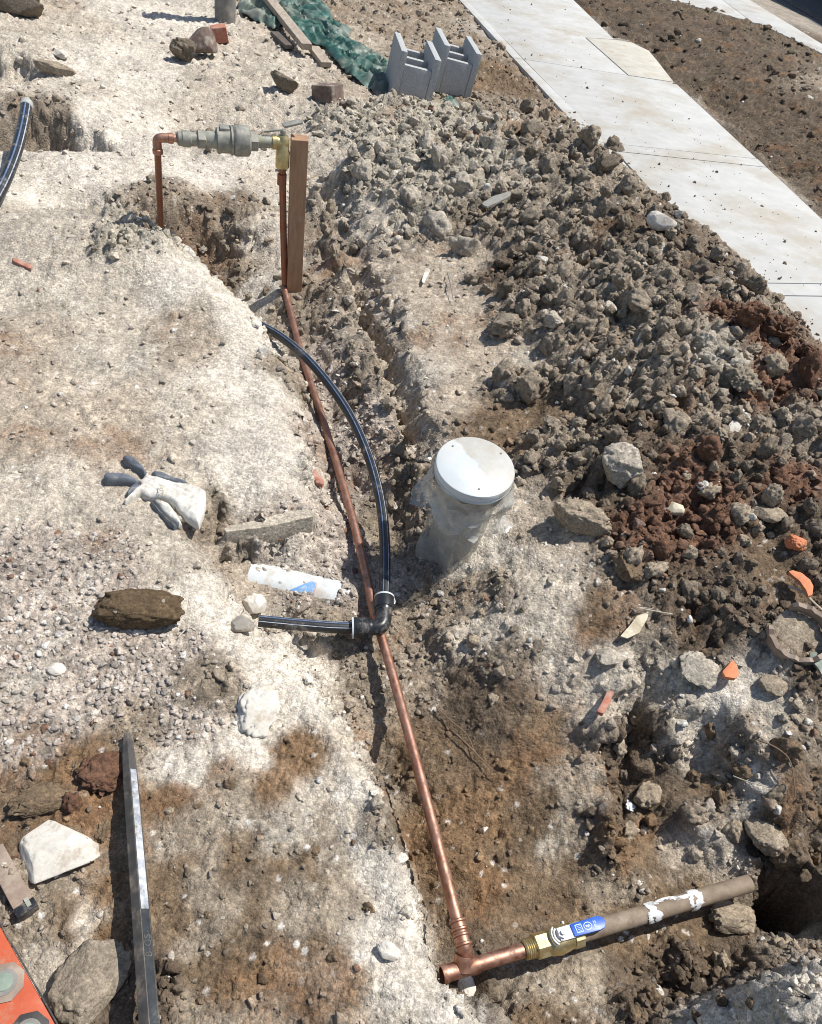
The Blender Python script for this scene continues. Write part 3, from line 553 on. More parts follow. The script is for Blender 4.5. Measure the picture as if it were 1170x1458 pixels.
# ------------------------------------------------------------------ footpath, kerb strip, road
def shrink(poly, d):
    c = np.mean(poly, 0); out = []
    n = len(poly); ar = sum(poly[i][0]*poly[(i+1) % n][1]-poly[(i+1) % n][0]*poly[i][1] for i in range(n)); sg = 1 if ar > 0 else -1
    for i in range(n):
        p, a, b = np.array(poly[i]), np.array(poly[i-1]), np.array(poly[(i+1) % n])
        e1 = (p-a)/np.linalg.norm(p-a); e2 = (b-p)/np.linalg.norm(b-p)
        n1 = sg*np.array([-e1[1], e1[0]]); n2 = sg*np.array([-e2[1], e2[0]]); k = 1+n1@n2
        out.append(p+(n1+n2)*d/max(k, .4))
    return out
def slab(name, pxs, z, th, mat, parent, gap=.0022, bev=.004):
    poly = [P(x, y, z)[:2] for x, y in pxs]; poly = shrink(poly, gap)
    b = MB().prism(poly, z-th, z); return b.make(name, mat, parent, smooth=True, bevel=bev)
ZP = .05
path = bpy.data.objects.new('footpath', None); COL.objects.link(path); tag(path, kind='structure')
def off(p, q, t): return (p[0]+(q[0]-p[0])*t, p[1]+(q[1]-p[1])*t)
yB, yC = 205, 405
def Ledge(y, k=0): return (lx(y)+k, y)
jA_l, jA_m, jA_r = (732, 82), (894, 107), (961, 117)
jA_l = Ledge(82)
bw = 15
far_l, far_r = (lx(-150)-6, -150), (680, -150)
slab('concrete_panel', [(far_l[0]+6, -150), (jA_l[0]+bw, 84), jA_m, (833, 53), (875, 56), (817, 0), (700, -150)], ZP, .09, M['concrete'], path)
slab('concrete_panel', [(833, 53), jA_m, jA_r, (940, 90), (925, 72), (900, 60), (875, 56)], ZP+.004, .09, M['concrete_patch'], path, .007)
slab('concrete_panel', [(jA_l[0]+bw, 84), (lx(200)+bw+6, 203), (rxx(226)-1, 226), jA_r, jA_m], ZP, .09, M['concrete'], path)
slab('concrete_panel', [(lx(203)+bw+6, 203), (lx(216)+bw+7, 215), (rxx(238), 238), (rxx(226), 226)], ZP, .09, M['concrete'], path, .003, .003)
slab('concrete_panel', [(lx(216)+bw+7, 215), (lx(402)+18, 402), (rxx(405), 405), (rxx(238), 238)], ZP, .09, M['concrete'], path)
slab('concrete_panel', [(lx(402)+18, 402), (lx(420)+18, 420), (rxx(423), 423), (rxx(405), 405)], ZP, .09, M['concrete'], path, .003, .003)
slab('concrete_panel', [(lx(420)+18, 420), (lx(700)+18, 700), (rxx(700), 700), (rxx(423), 423)], ZP, .09, M['concrete'], path)
slab('border_strip', [(lx(-150), -150), (jA_l[0], 82), (jA_l[0]+bw, 84), (lx(-150)+6, -150)], ZP, .12, M['concrete'], path, .002, .004)
slab('border_strip', [(jA_l[0], 82), (lx(200), 200), (lx(203)+bw+6, 203), (jA_l[0]+bw, 84)], ZP, .12, M['concrete'], path, .002, .004)
slab('border_strip', [(lx(200), 200), (lx(402), 402), (lx(402)+18, 402), (lx(203)+bw+6, 203)], ZP, .12, M['concrete'], path, .002, .004)
for o in path.children: pass
kerb = bpy.data.objects.new('kerb', None); COL.objects.link(kerb); tag(kerb, kind='structure')
jn = (1072, 32)
slab('concrete_panel', [(905, -14), (961, 2), (1020, 17), jn, (1029, 0), (980, -30)], .05, .12, M['concrete'], kerb)
slab('concrete_panel', [jn, (1081, 33), (1125, 54), (1170, 76), (1280, 140), (1290, 134), (1170, 62), (1068, 0), (1030, -25), (980, -30), (1029, 0)], .05, .25, M['concrete'], kerb)
slab('concrete_panel', [(905, -14), (980, -30), (1030, -25), (960, -80), (860, -60)], .05, .25, M['concrete'], kerb)
# road sheet with a darker kerb channel line
rp = [P(x, y, -.12) for x, y in [(960, -95), (1068, -2), (1170, 60), (1330, 150), (1700, 140), (1500, -20), (1120, -115)]]
road = MB().prism([p[:2] for p in rp], -.2, -.12).make('road', M['asphalt'], None, smooth=False); tag(road, kind='structure')
ch = [P(x, y, -.116) for x, y in [(1108, -4), (1180, 38), (1260, 80), (1266, 76), (1186, 32), (1116, -5)]]
tag(MB().prism([p[:2] for p in ch], -.125, -.112).make('gutter', M['level_black'], None, smooth=False), kind='structure')

# ------------------------------------------------------------------ rocks and clods
def vn3(p, s):
    R_ = np.random.RandomState(s); T = R_.rand(32, 32, 32)*2-1
    i = np.floor(p).astype(int); f = p-i; f = f*f*(3-2*f); t = 0
    for a in (0, 1):
        for b in (0, 1):
            for c in (0, 1):
                w = (f[:, 0] if a else 1-f[:, 0])*(f[:, 1] if b else 1-f[:, 1])*(f[:, 2] if c else 1-f[:, 2])
                t = t+w*T[(i[:, 0]+a) & 31, (i[:, 1]+b) & 31, (i[:, 2]+c) & 31]
    return t
_ico = {}
def ico(n):
    if n not in _ico:
        bm = bmesh.new(); bmesh.ops.create_icosphere(bm, subdivisions=n, radius=1)
        _ico[n] = (np.array([v.co for v in bm.verts]), [tuple(v.index for v in f.verts) for f in bm.faces]); bm.free()
    return _ico[n]
def rockmesh(name, seed, sub, mat, cuts=7, depth=.35, lump=.2, fine=.06, smooth=True, flat=1, billow=0, boxy=1):
    v, f = ico(sub); v = np.sign(v)*np.abs(v)**boxy; R_ = np.random.RandomState(seed)
    p = v*1.3+R_.rand(3)*20
    v *= (1+lump*vn3(p, seed)+lump*.6*vn3(p*2.1, seed+1)+fine*1.5*vn3(p*4.5, seed+2)+fine*vn3(p*9, seed+3)+fine*.7*vn3(p*17, seed+4))[:, None]
    if billow:
        v *= (1+billow*(np.abs(vn3(p*1.9, seed+5))+.5*np.abs(vn3(p*4.3, seed+6))+.28*np.abs(vn3(p*9.5, seed+7))))[:, None]
    for _ in range(cuts):
        d = R_.randn(3); d /= np.linalg.norm(d); c = 1-depth*R_.uniform(.3, 1)
        s_ = v@d; over = s_ > c
        v[over] -= d*((s_[over]-c)*.93)[:, None]
    v /= np.abs(v).max(0)
    v[:, 2] *= flat
    return mesh(name, v, f, mat, smooth)
CL = {}
def variants(kind, mat, n, seed, **k):
    CL[kind] = [rockmesh('clod_mesh', seed+i*7, 4 if i < 99 else 3, mat, **k) for i in range(n)]
for nm_, mt in (('grey', 'clod_grey'), ('pale', 'clod_pale'), ('dark', 'clod_dark'), ('rust', 'clod_rust'), ('brown', 'clod_brown'), ('tan', 'clod_tan')):
    base = [rockmesh('clod_mesh', 100+i*7, 4, M[mt], cuts=1+i % 3, depth=.25, lump=.28, fine=.05, billow=.38) for i in range(5)]
    CL[nm_] = base
def place_rock(me, px, py, wpx, hpx, dpx=None, name='rock', sink=.25, rot=None, label=None, cat='rock', group=None, z=None, yaw=None):
    p = hit(px, py) if z is None else P(px, py, z)
    s = ppm(p); a = wpx/2/s; h_ = (hpx/2/s); c = (dpx/2/s) if dpx else h_
    o = bpy.data.objects.new(name, me); COL.objects.link(o)
    me.transform(Matrix.Diagonal((a, h_, c, 1))); o.rotation_euler = rot or (random.uniform(-.25, .25), random.uniform(-.25, .25), 0)
    o.rotation_euler.z = yaw if yaw is not None else random.uniform(-.4, .4)
    o.location = (p[0], p[1], p[2]+c*(1-2*sink) if z is None else z)
    tag(o, label, cat, group); return o
def UR(seed, mat, **k): return rockmesh('stone_mesh', seed, 5, mat, **k)
wr = M['white_rock']
for sd_, px, py, w, h, d, mt, k, yaw, nm, lb, ct, sk in [
 (1, 82, 1216, 112, 92, 40, wr, dict(cuts=8, depth=.45, lump=.22, fine=.045, billow=.12), .55, 'limestone_rock', 'large white angular limestone rock left of the steel bar', 'rock', .2),
 (2, 366, 1010, 66, 92, 38, wr, dict(cuts=4, depth=.3, lump=.2, fine=.05, billow=.2), .1, 'limestone_rock', 'white oval rock set in the pale bank left of the trench', 'rock', .35),
 (3, 362, 868, 34, 46, 26, M['white_rock'], dict(cuts=7, depth=.4, lump=.2, fine=.04), .2, 'limestone_rock', 'small cream rock at the cut end of the short black pipe', 'rock', .15),
 (4, 553, 1357, 38, 30, 18, wr, dict(cuts=6, depth=.3, lump=.2, fine=.05), 0, 'limestone_rock', 'small chalky white stone on the bank beside the copper tee', 'rock', .3),
 (5, 938, 326, 44, 34, 26, wr, dict(cuts=8, depth=.55, lump=.05, fine=.02), -.2, 'limestone_rock', 'white angular stone on the crest of the heap beside the footpath', 'rock', .1),
 (6, 958, 728, 26, 28, 18, M['paper'], dict(cuts=8, depth=.5, lump=.1, fine=.02), .3, 'limestone_rock', 'cream square-edged stone on the rusty soil right of the round boulder', 'rock', .2),
 (7, 80, 955, 28, 22, 14, wr, dict(cuts=6, depth=.4, lump=.1, fine=.03), .1, 'limestone_rock', 'small white stone alone on the grey gravel', 'rock', .3),
 (8, 132, 1404, 118, 124, 50, M['clod_grey'], dict(cuts=7, depth=.4, lump=.2, fine=.04, billow=.15), .3, 'grey_boulder', 'grey boulder between the orange level and the steel bar', 'boulder', .3),
 (9, 880, 680, 74, 70, 64, M['clod_pale'], dict(cuts=6, depth=.2, lump=.1, fine=.04, billow=.2), .2, 'round_boulder', 'round grey boulder at the foot of the heap right of the white capped pipe', 'boulder', .15),
 (10, 826, 745, 92, 66, 44, M['clod_tan'], dict(cuts=3, depth=.3, lump=.2, fine=.05, billow=.35), -.2, 'soil_clod', 'large tan clod just below left of the round boulder', 'soil clod', .25),
 (11, 893, 812, 66, 60, 38, M['clod_brown'], dict(cuts=4, depth=.4, lump=.25, fine=.06, billow=.35), .5, 'soil_clod', 'broken brown clod below the round boulder at the edge of the pale soil', 'soil clod', .3),
 (12, 198, 878, 134, 66, 44, M['clod_damp'], dict(cuts=0, depth=.2, lump=.08, fine=.04, billow=.16, boxy=.72), .17, 'damp_clod', 'long dark brown damp clod lying on the gravel below the glove', 'soil clod', .12),
 (13, 1095, 736, 54, 44, 14, M['clod_tan'], dict(cuts=9, depth=.5, lump=.1, fine=.03), -.5, 'flat_stone', 'flat tan stone plate on the rusty soil at the right', 'stone', .2),
 (14, 1131, 776, 30, 28, 22, M['terracotta'], dict(cuts=4, depth=.3, lump=.15, fine=.05), 0, 'brick_rubble', 'orange brown lump of brick in the soil above the curved orange shard', 'brick piece', .35),
 (15, 1100, 977, 44, 38, 20, M['clod_tan'], dict(cuts=5, depth=.4, lump=.1, fine=.03), 0, 'brown_stone', 'smooth brown stone below the broken clay pipe collar', 'stone', .3),
 (16, 785, 464, 34, 30, 26, M['clod_pale'], dict(cuts=8, depth=.4, lump=.15, fine=.05), 0, 'pale_stone', 'pale stone half way up the middle of the heap', 'stone', .2),
 (17, 720, 470, 60, 44, 34, M['clod_grey'], dict(cuts=3, depth=.4, lump=.2, fine=.06, billow=.4), .3, 'soil_clod', 'grey clod at the foot of the heap left of the pale stone', 'soil clod', .25),
 (18, 863, 937, 34, 34, 18, M['clod_pale'], dict(cuts=6, depth=.35, lump=.2, fine=.07), .2, 'limestone_rock', 'pale dusty lump above the brown pit wall', 'rock', .35),
 (19, 1065, 462, 60, 40, 44, M['clod_rust'], dict(cuts=1, depth=.3, lump=.3, fine=.07, billow=.6), 0, 'rusty_clod', 'dark rusty clod against the footpath, leftmost of three', 'soil clod', .1),
 (20, 1102, 488, 52, 56, 46, M['clod_rust'], dict(cuts=1, depth=.3, lump=.3, fine=.07, billow=.6), .4, 'rusty_clod', 'dark rusty clod against the footpath, middle of three', 'soil clod', .1),
 (21, 1142, 512, 40, 34, 36, M['clod_rust'], dict(cuts=1, depth=.3, lump=.3, fine=.07, billow=.6), 1.2, 'rusty_clod', 'dark rusty clod against the footpath, smallest and rightmost of three', 'soil clod', .1),
 (22, 1043, 610, 20, 36, 18, wr, dict(cuts=6, depth=.4, lump=.2, fine=.05), -.3, 'limestone_rock', 'slender white stone in the reddish rubble on the heap', 'rock', .3),
 (23, 1052, 552, 56, 60, 40, M['clod_grey'], dict(cuts=2, depth=.4, lump=.2, fine=.06, billow=.5), .1, 'soil_clod', 'big grey clod just below the rusty clods by the footpath', 'soil clod', .2),
 (24, 60, 1140, 90, 60, 30, M['clod_brown'], dict(cuts=2, depth=.4, lump=.2, fine=.06, billow=.4), .3, 'soil_clod', 'rusty brown clod above the large white rock', 'soil clod', .45),
 (25, 390, 880, 0, 0, 0, None, None, 0, '', '', '', 0),
 (26, 345, 895, 36, 30, 24, M['grey_rock'], dict(cuts=8, depth=.5, lump=.1, fine=.03), .2, 'grey_stone', 'grey angular stone beside the cut end of the short black pipe', 'stone', .25),
 (27, 25, 20, 90, 42, 40, M['clod_dark'], dict(cuts=8, depth=.5, lump=.2, fine=.05), -.2, 'dark_stone', 'dark broken stone in the top left corner', 'stone', .2),
 (28, 78, 103, 66, 20, 22, M['clod_tan'], dict(cuts=8, depth=.4, lump=.1, fine=.03), -.15, 'flat_stone', 'flat brown stone with a shaded edge near the top left', 'stone', .3),
 (29, 88, 82, 20, 15, 12, wr, dict(cuts=5, depth=.3, lump=.2, fine=.03), 0, 'limestone_rock', 'small white stone just above the flat brown stone at top left', 'rock', .2),
 (30, 645, 240, 0, 0, 0, None, None, 0, '', '', '', 0),
 (31, 290, 78, 44, 34, 40, M['brick_dark'], dict(cuts=9, depth=.5, lump=.05, fine=.02), .5, 'brick_rubble', 'dark grey brick lump beside the red brick piece', 'brick piece', .1),
 (32, 262, 85, 38, 36, 36, M['clod_dark'], dict(cuts=5, depth=.4, lump=.3, fine=.08), 0, 'soil_clod', 'brown clod left of the dark grey brick lump', 'soil clod', .2),
 (33, 665, 1410, 28, 40, 16, wr, dict(cuts=5, depth=.4, lump=.2, fine=.04), .3, 'limestone_rock', 'cream stone under the copper tee', 'rock', .35),
 (34, 405, 128, 50, 22, 30, M['clod_dark'], dict(cuts=6, depth=.4, lump=.2, fine=.06), -.4, 'soil_clod', 'dark clod beside the flat red brick chip', 'soil clod', .2),
 (35, 150, 1100, 90, 70, 26, M['clod_rust'], dict(cuts=2, depth=.4, lump=.2, fine=.06, billow=.4), .3, 'soil_clod', 'red brown clod left of the steel bar tip', 'soil clod', .5),
 (36, 995, 955, 64, 60, 26, M['clod_pale'], dict(cuts=5, depth=.35, lump=.2, fine=.05, billow=.2), -.7, 'limestone_rock', 'sloping pale lump of soil on the brow of the pit', 'rock', .45),
 (37, 1090, 1190, 60, 70, 36, M['clod_tan'], dict(cuts=8, depth=.5, lump=.15, fine=.05), .4, 'soil_clod', 'tan block of soil above the dark burrow', 'soil clod', .35),
 (38, 1040, 1310, 70, 50, 34, M['clod_tan'], dict(cuts=6, depth=.4, lump=.2, fine=.06), .2, 'soil_clod', 'tan clod under the far end of the old brown pipe', 'soil clod', .3),
]:
    if not w: continue
    rot = None
    place_rock(UR(sd_*11, mt, **k), px, py, w, h, d, nm, sk, (random.uniform(-.12, .12), random.uniform(-.12, .12), 0), lb, ct, None, None, yaw)

# clods of the heap: the large ones are things of their own
def inpoly(x, y, poly):
    r = np.zeros(np.shape(x), bool); n = len(poly)
    for i in range(n):
        x1, y1 = poly[i]; x2, y2 = poly[(i+1) % n]
        c = ((y1 > y) != (y2 > y)) & (x < (x2-x1)*(y-y1)/(y2-y1+1e-9)+x1); r ^= c
    return r
HEAP = [(490, 205), (600, 160), (720, 155), (800, 180), (850, 205), (890, 290), (975, 345), (1050, 385), (1090, 440), (1150, 520), (1172, 560), (1172, 900), (1050, 900), (900, 820), (820, 770), (780, 660), (700, 560), (720, 480), (640, 380), (560, 340), (500, 300)]
def hitz(px, py):
    return hit(px, py)
R2 = np.random.RandomState(21); placed = []; cnt = 0; tries = 0
GR = {'grey': ('clods of grey soil on the heap', 'rough grey brown clod lying among many on the spoil heap'),
      'pale': ('clods of pale soil on the upper end of the heap', 'pale dusty clod lying among many on the upper spoil heap'),
      'dark': ('clods of dark soil on the heap', 'dark brown clod lying among many on the spoil heap'),
      'rust': ('clods of rusty soil on the lower right of the heap', 'rusty red brown clod lying in the reddish part of the heap'),
      'tan': ('clods of tan soil at the foot of the heap', 'light tan clod lying at the foot of the heap')}
while cnt < 262 and tries < 6000:
    tries += 1
    px = R2.uniform(490, 1172); py = R2.uniform(155, 900)
    if not inpoly(np.array(px), np.array(py), HEAP): continue
    sz = 18+34*R2.rand()**2.0*(1-tries/9000)
    if py > 620: sz *= .75
    if py < 300: sz *= .85
    if any((px-a)**2+(py-b)**2 < (.47*(sz+c))**2 for a, b, c in placed): continue
    p = hit(px, py); v = look(VG, np.array([p[0]]), np.array([p[1]]))[0]
    if v[4] < .3: continue
    red = v[0]/v[2]
    k = 'rust' if red > 2.5 and R2.rand() < .6 else ('pale' if v[0] > .31 else ('dark' if v[0] < .13 or R2.rand() < .12 else ('tan' if red > 1.75 else 'grey')))
    LM = [(560, 210, 'on the pale upper end of the heap behind the stake'), (700, 200, 'on the heap below the concrete blocks'), (830, 230, 'on the top corner of the heap where it meets the footpath'), (640, 300, 'on the inner slope of the upper heap'),
          (730, 290, 'around the grey slate piece on the heap'), (920, 350, 'around the white angular stone on the heap crest'), (770, 450, 'around the pale stone in the middle of the heap'), (830, 360, 'on the heap midway between slate piece and pale stone'), (960, 430, 'on the heap inside the footpath bulge'),
          (900, 530, 'on the lower face of the heap'), (1060, 480, 'by the three rusty clods at the footpath'), (1040, 610, 'around the slender white stone in the reddish rubble'), (850, 620, 'just above the round boulder'), (950, 740, 'around the cream square stone'), (1110, 680, 'above the flat tan stone plate'), (1100, 830, 'around the curved orange clay shard'), (1000, 850, 'between the cream stone and the clay collar'), (780, 560, 'behind the capped riser at the foot of the heap')]
    lm_ = min(LM, key=lambda q: (q[0]-px)**2+(q[1]-py)**2)[2]; zz = 'large' if sz > 36 else ('medium' if sz > 25 else 'small')
    cw_ = {'grey': 'grey brown', 'pale': 'pale dusty', 'dark': 'dark brown', 'rust': 'rusty red', 'tan': 'tan'}[k]
    lm_ = lm_.replace(' in the reddish rubble', '').replace(' at the footpath', '').replace(' where it meets the footpath', '')
    l_ = '%s %s clod %s' % (zz, cw_, lm_.replace(' where it meets the footpath', '')); g_ = '%s %s clods %s' % (zz, cw_, lm_); me_ = CL[k][R2.randint(5)]
    s = ppm(p); r = sz/2/s*1.15
    o = bpy.data.objects.new('soil_clod', me_); COL.objects.link(o)
    o.scale = (r*R2.uniform(.85, 1.25), r*R2.uniform(.7, 1.05), r*R2.uniform(.6, .95)); o.rotation_euler = tuple(R2.uniform(-3, 3, 3))
    o.location = (p[0], p[1], p[2]+r*.02); tag(o, l_, 'soil clod', g_)
    placed.append((px, py, sz)); cnt += 1
# along the footpath edge: crest clods
for i, (px, py, sz, k) in enumerate([(838, 192, 32, 'grey'), (872, 208, 30, 'dark'), (862, 232, 34, 'dark'), (800, 190, 26, 'grey'), (893, 262, 28, 'grey'), (930, 300, 24, 'dark'), (960, 318, 22, 'grey'), (985, 345, 22, 'dark'), (1020, 362, 26, 'grey'),
                         (1050, 385, 28, 'grey'), (1076, 405, 30, 'dark'), (1083, 432, 26, 'grey'), (775, 160, 20, 'grey'), (748, 150, 22, 'dark')]):
    p = hit(px, py+8); s = ppm(p); r = sz/2/s
    o = bpy.data.objects.new('soil_clod', CL[k][i % 5]); COL.objects.link(o)
    o.scale = (r*1.15, r, r*.95); o.rotation_euler = tuple(R2.uniform(-3, 3, 3)); o.location = (p[0], p[1], p[2]+r*.4)
    tag(o, ('large' if sz > 27 else 'small')+(' grey' if k == 'grey' else ' dark brown')+' clod on the heap crest '+('at the top corner of the heap' if py < 240 else 'up slope from the white angular stone' if py < 310 else 'beside the white angular stone' if py < 350 else 'above the three rusty clods'), 'soil clod', ('large' if sz > 27 else 'small')+(' grey' if k == 'grey' else ' dark brown')+' crest clods '+('at the top corner' if py < 240 else 'above the white stone' if py < 310 else 'beside the white stone' if py < 350 else 'above the rusty clods'))

def lumps(n, poly, smin, smax, kinds, label, group, seed, name='soil_clod', sink=.15, marks=None):
    R_ = np.random.RandomState(seed); P_ = np.array(poly); out = []; t_ = 0
    while len(out) < n and t_ < 3000:
        t_ += 1; px = R_.uniform(P_[:, 0].min(), P_[:, 0].max()); py = R_.uniform(P_[:, 1].min(), P_[:, 1].max()); sz = R_.uniform(smin, smax)
        if not inpoly(np.array(px), np.array(py), poly) or any((px-a)**2+(py-b)**2 < (.6*(sz+c))**2 for a, b, c in out): continue
        p = hit(px, py); r = sz/2/ppm(p); o = bpy.data.objects.new(name, CL[kinds[R_.randint(len(kinds))]][R_.randint(5)]); COL.objects.link(o)
        o.scale = (r*R_.uniform(.9, 1.4), r*R_.uniform(.7, 1.05), r*R_.uniform(.6, .95)); o.rotation_euler = tuple(R_.uniform(-3, 3, 3)); o.location = (p[0], p[1], p[2]-r*sink)
        if marks:
            lm_ = min(marks, key=lambda q: (q[0]-px)**2+(q[1]-py)**2)[2]; zz = 'large' if sz > smin+.6*(smax-smin) else 'small'
            tag(o, '%s %s %s' % (zz, label, lm_), 'soil clod', '%s %s %s' % (zz, label, lm_))
        else: tag(o, label, 'soil clod', group)
        out.append((px, py, sz))
lumps(20, [(880, 1030), (1050, 1040), (1165, 1050), (1165, 1240), (1080, 1220), (1000, 1180), (880, 1200)], 22, 54, ['brown', 'dark', 'brown', 'tan'], 'brown clod bedded in the pit wall', 'clods in the pit wall', 61, marks=[(895, 1150, 'around the white tissue scrap'), (1000, 1060, 'below the sloping pale lump'), (1100, 1080, 'beside the fine curved root'), (1090, 1190, 'near the tan block above the burrow'), (1000, 1150, 'half way between tissue and burrow')])
lumps(12, [(960, 1370), (1060, 1360), (1080, 1440), (960, 1458), (900, 1440)], 22, 46, ['dark', 'brown', 'tan'], 'dark clod', 'clods beside the near mound', 62, marks=[(920, 1430, 'in the left end of the hollow at the bottom edge'), (1000, 1380, 'in the middle of the hollow below the old pipe'), (1070, 1400, 'against the pale near mound')])
lumps(10, [(150, 320), (230, 345), (300, 380), (370, 440), (400, 400), (390, 320), (280, 300)], 14, 26, ['grey', 'pale', 'dark'], 'clod', 'clods below the valve', 63, marks=[(190, 335, 'left of the left copper riser'), (270, 360, 'in the hollow right of the left copper riser'), (370, 400, 'in the hollow beside the foot of the stake')])
lumps(14, [(440, 250), (490, 240), (520, 440), (580, 620), (545, 600), (500, 500), (470, 400)], 14, 28, ['grey', 'pale', 'tan'], 'lump of dry soil', 'lumps on the trench wall', 64, marks=[(470, 270, 'just right of the timber stake'), (490, 400, 'on the trench wall below the stake'), (540, 520, 'on the trench wall level with the hose arc'), (570, 600, 'on the trench wall behind the capped riser')])
lumps(14, [(0, 1080), (160, 1080), (170, 1200), (60, 1180), (0, 1250)], 16, 40, ['brown', 'rust', 'brown'], 'reddish brown clod', 'clods above the white rock', 65, sink=.4, marks=[(30, 1110, 'at the left edge where the gravel ends'), (140, 1110, 'beside the red brown clod by the bar tip'), (150, 1190, 'right of the large white rock'), (30, 1210, 'left of the large white rock')])
lumps(16, [(230, 1100), (500, 1120), (560, 1330), (480, 1440), (260, 1440)], 12, 30, ['brown', 'tan', 'brown'], 'brown lump in the stained soil', 'lumps between bar and trench', 66, sink=.5, marks=[(250, 1150, 'beside the tip of the steel bar'), (270, 1400, 'right of the letters on the bar'), (390, 1180, 'below the white oval rock'), (400, 1420, 'at the middle of the bottom edge'), (500, 1350, 'left of the small chalky stone'), (360, 1290, 'half way between bar and trench')])
lumps(14, [(600, 860), (760, 860), (860, 960), (840, 1100), (700, 1000), (620, 940)], 14, 34, ['tan', 'grey', 'dark'], 'lump of soil', 'lumps below the capped riser', 67, sink=.4, marks=[(640, 890, 'at the foot of the capped riser'), (740, 890, 'on the pale slope right of the riser foot'), (840, 960, 'beside the pale dusty lump above the pit'), (700, 970, 'on the dark clay right of the copper pipe'), (810, 1060, 'beside the narrow shard in the pit wall')])

# crumbs, gravel and pebbles: uncountable, instanced on points
def scatter(name, pts, rot, scl, idx, col, meshes, label=None):
    src = bpy.data.collections.new(name+'_shapes')
    for k, m_ in enumerate(meshes):
        o = bpy.data.objects.new(name+'_shape', m_); src.objects.link(o)
    me = bpy.data.meshes.new(name); me.vertices.add(len(pts)); me.vertices.foreach_set('co', pts.astype(np.float32).ravel())
    for nm, ty, arr in (('rot', 'FLOAT_VECTOR', rot), ('scl', 'FLOAT_VECTOR', scl)):
        a = me.attributes.new(nm, ty, 'POINT'); a.data.foreach_set('vector', arr.astype(np.float32).ravel())
    a = me.attributes.new('idx', 'INT', 'POINT'); a.data.foreach_set('value', idx.astype(np.int32))
    a = me.attributes.new('soil', 'FLOAT_COLOR', 'POINT'); a.data.foreach_set('color', np.concatenate([col, np.ones((len(col), 1))], 1).astype(np.float32).ravel())
    o = bpy.data.objects.new(name, me); COL.objects.link(o)
    g = bpy.data.node_groups.new(name, 'GeometryNodeTree')
    g.interface.new_socket('Geometry', in_out='INPUT', socket_type='NodeSocketGeometry'); g.interface.new_socket('Geometry', in_out='OUTPUT', socket_type='NodeSocketGeometry')
    gi = g.nodes.new('NodeGroupInput'); go = g.nodes.new('NodeGroupOutput'); ip = g.nodes.new('GeometryNodeInstanceOnPoints'); ci = g.nodes.new('GeometryNodeCollectionInfo')
    ci.inputs['Collection'].default_value = src; ci.inputs['Separate Children'].default_value = True; ci.inputs['Reset Children'].default_value = True
    g.links.new(gi.outputs[0], ip.inputs['Points']); g.links.new(ci.outputs[0], ip.inputs['Instance']); ip.inputs['Pick Instance'].default_value = True
    for nm, ty, sk in (('idx', 'INT', 'Instance Index'), ('rot', 'FLOAT_VECTOR', 'Rotation'), ('scl', 'FLOAT_VECTOR', 'Scale')):
        na = g.nodes.new('GeometryNodeInputNamedAttribute'); na.data_type = ty; na.inputs['Name'].default_value = nm
        g.links.new([s for s in na.outputs if s.enabled and s.name == 'Attribute'][0], ip.inputs[sk])
    g.links.new(ip.outputs[0], go.inputs[0])
    md = o.modifiers.new('scatter', 'NODES'); md.node_group = g
    tag(o, label, None, None, 'stuff'); return o
def candidates(N, R_):
    a = R_.uniform(math.radians(-50), math.radians(40), N); l = np.exp(R_.uniform(math.log(.95), math.log(9.5), N))
    x = CX+l*np.sin(a); y = CY+l*np.cos(a)
    v = np.stack([x, y, np.full(N, -CH)], 1); dz = v@fw; u = 585+F*(v@RX)/dz; w = 729-F*(v@UX)/dz
    ok = (u > -60) & (u < 1230) & (w > -40) & (w < 1530); return x[ok], y[ok], dz[ok], u[ok], w[ok]
def onpath(u, w):                                    # footpath outline: keep most crumbs off it
    pth = [(lx(-100), -100), (821, 180), (lx(600), 600), (rxx(600), 600), R1, R0, (875, 56), (817, 0), (740, -100)]
    kb = [(905, -14), (961, 0), (1081, 32), (1170, 75), (1400, 205), (1400, 0), (1000, -60)]
    return inpoly(u, w, pth) | inpoly(u, w, kb)
PEB = [rockmesh('pebble_mesh', 500+i*3, 2, M_clod, cuts=8, depth=.6, lump=.15, fine=.03) for i in range(8)]
CRU = [rockmesh('crumb_mesh', 600+i*3, 3, M_clod, cuts=3, depth=.3, lump=.3, fine=.06, billow=.5) for i in range(8)]
def build_scatter(name, N, seed, dens_f, size_f, meshes, colf, sink, label, flat=(.5, .95)):
    R_ = np.random.RandomState(seed); x, y, dz, u, w = candidates(N, R_)
    h, c, v = ground(x, y, True); v = np.concatenate([v, sstep(.35, 1.4, look(SG, x, y))[:, None]], 1)
    k = R_.rand(len(x)) < dens_f(v, u, w, R_)*~(onpath(u, w) & (h < .06))
    x, y, h, c, v, dz, u, w = [q[k] for q in (x, y, h, c, v, dz, u, w)]; n = len(x)
    s = size_f(R_, n, v, dz)
    scl = np.stack([s*R_.uniform(.8, 1.3, n), s*R_.uniform(.7, 1.1, n), s*R_.uniform(flat[0], flat[1], n)], 1)
    tilt = R_.uniform(-.45, .45, (n, 3)); tilt[:, 2] = R_.uniform(0, 6.28, n)
    pts = np.stack([x, y, h+scl[:, 2]*sink], 1)
    scatter(name, pts, tilt, scl, R_.randint(0, len(meshes), n), colf(c, v, R_, n), meshes, label)
    print(name, n)
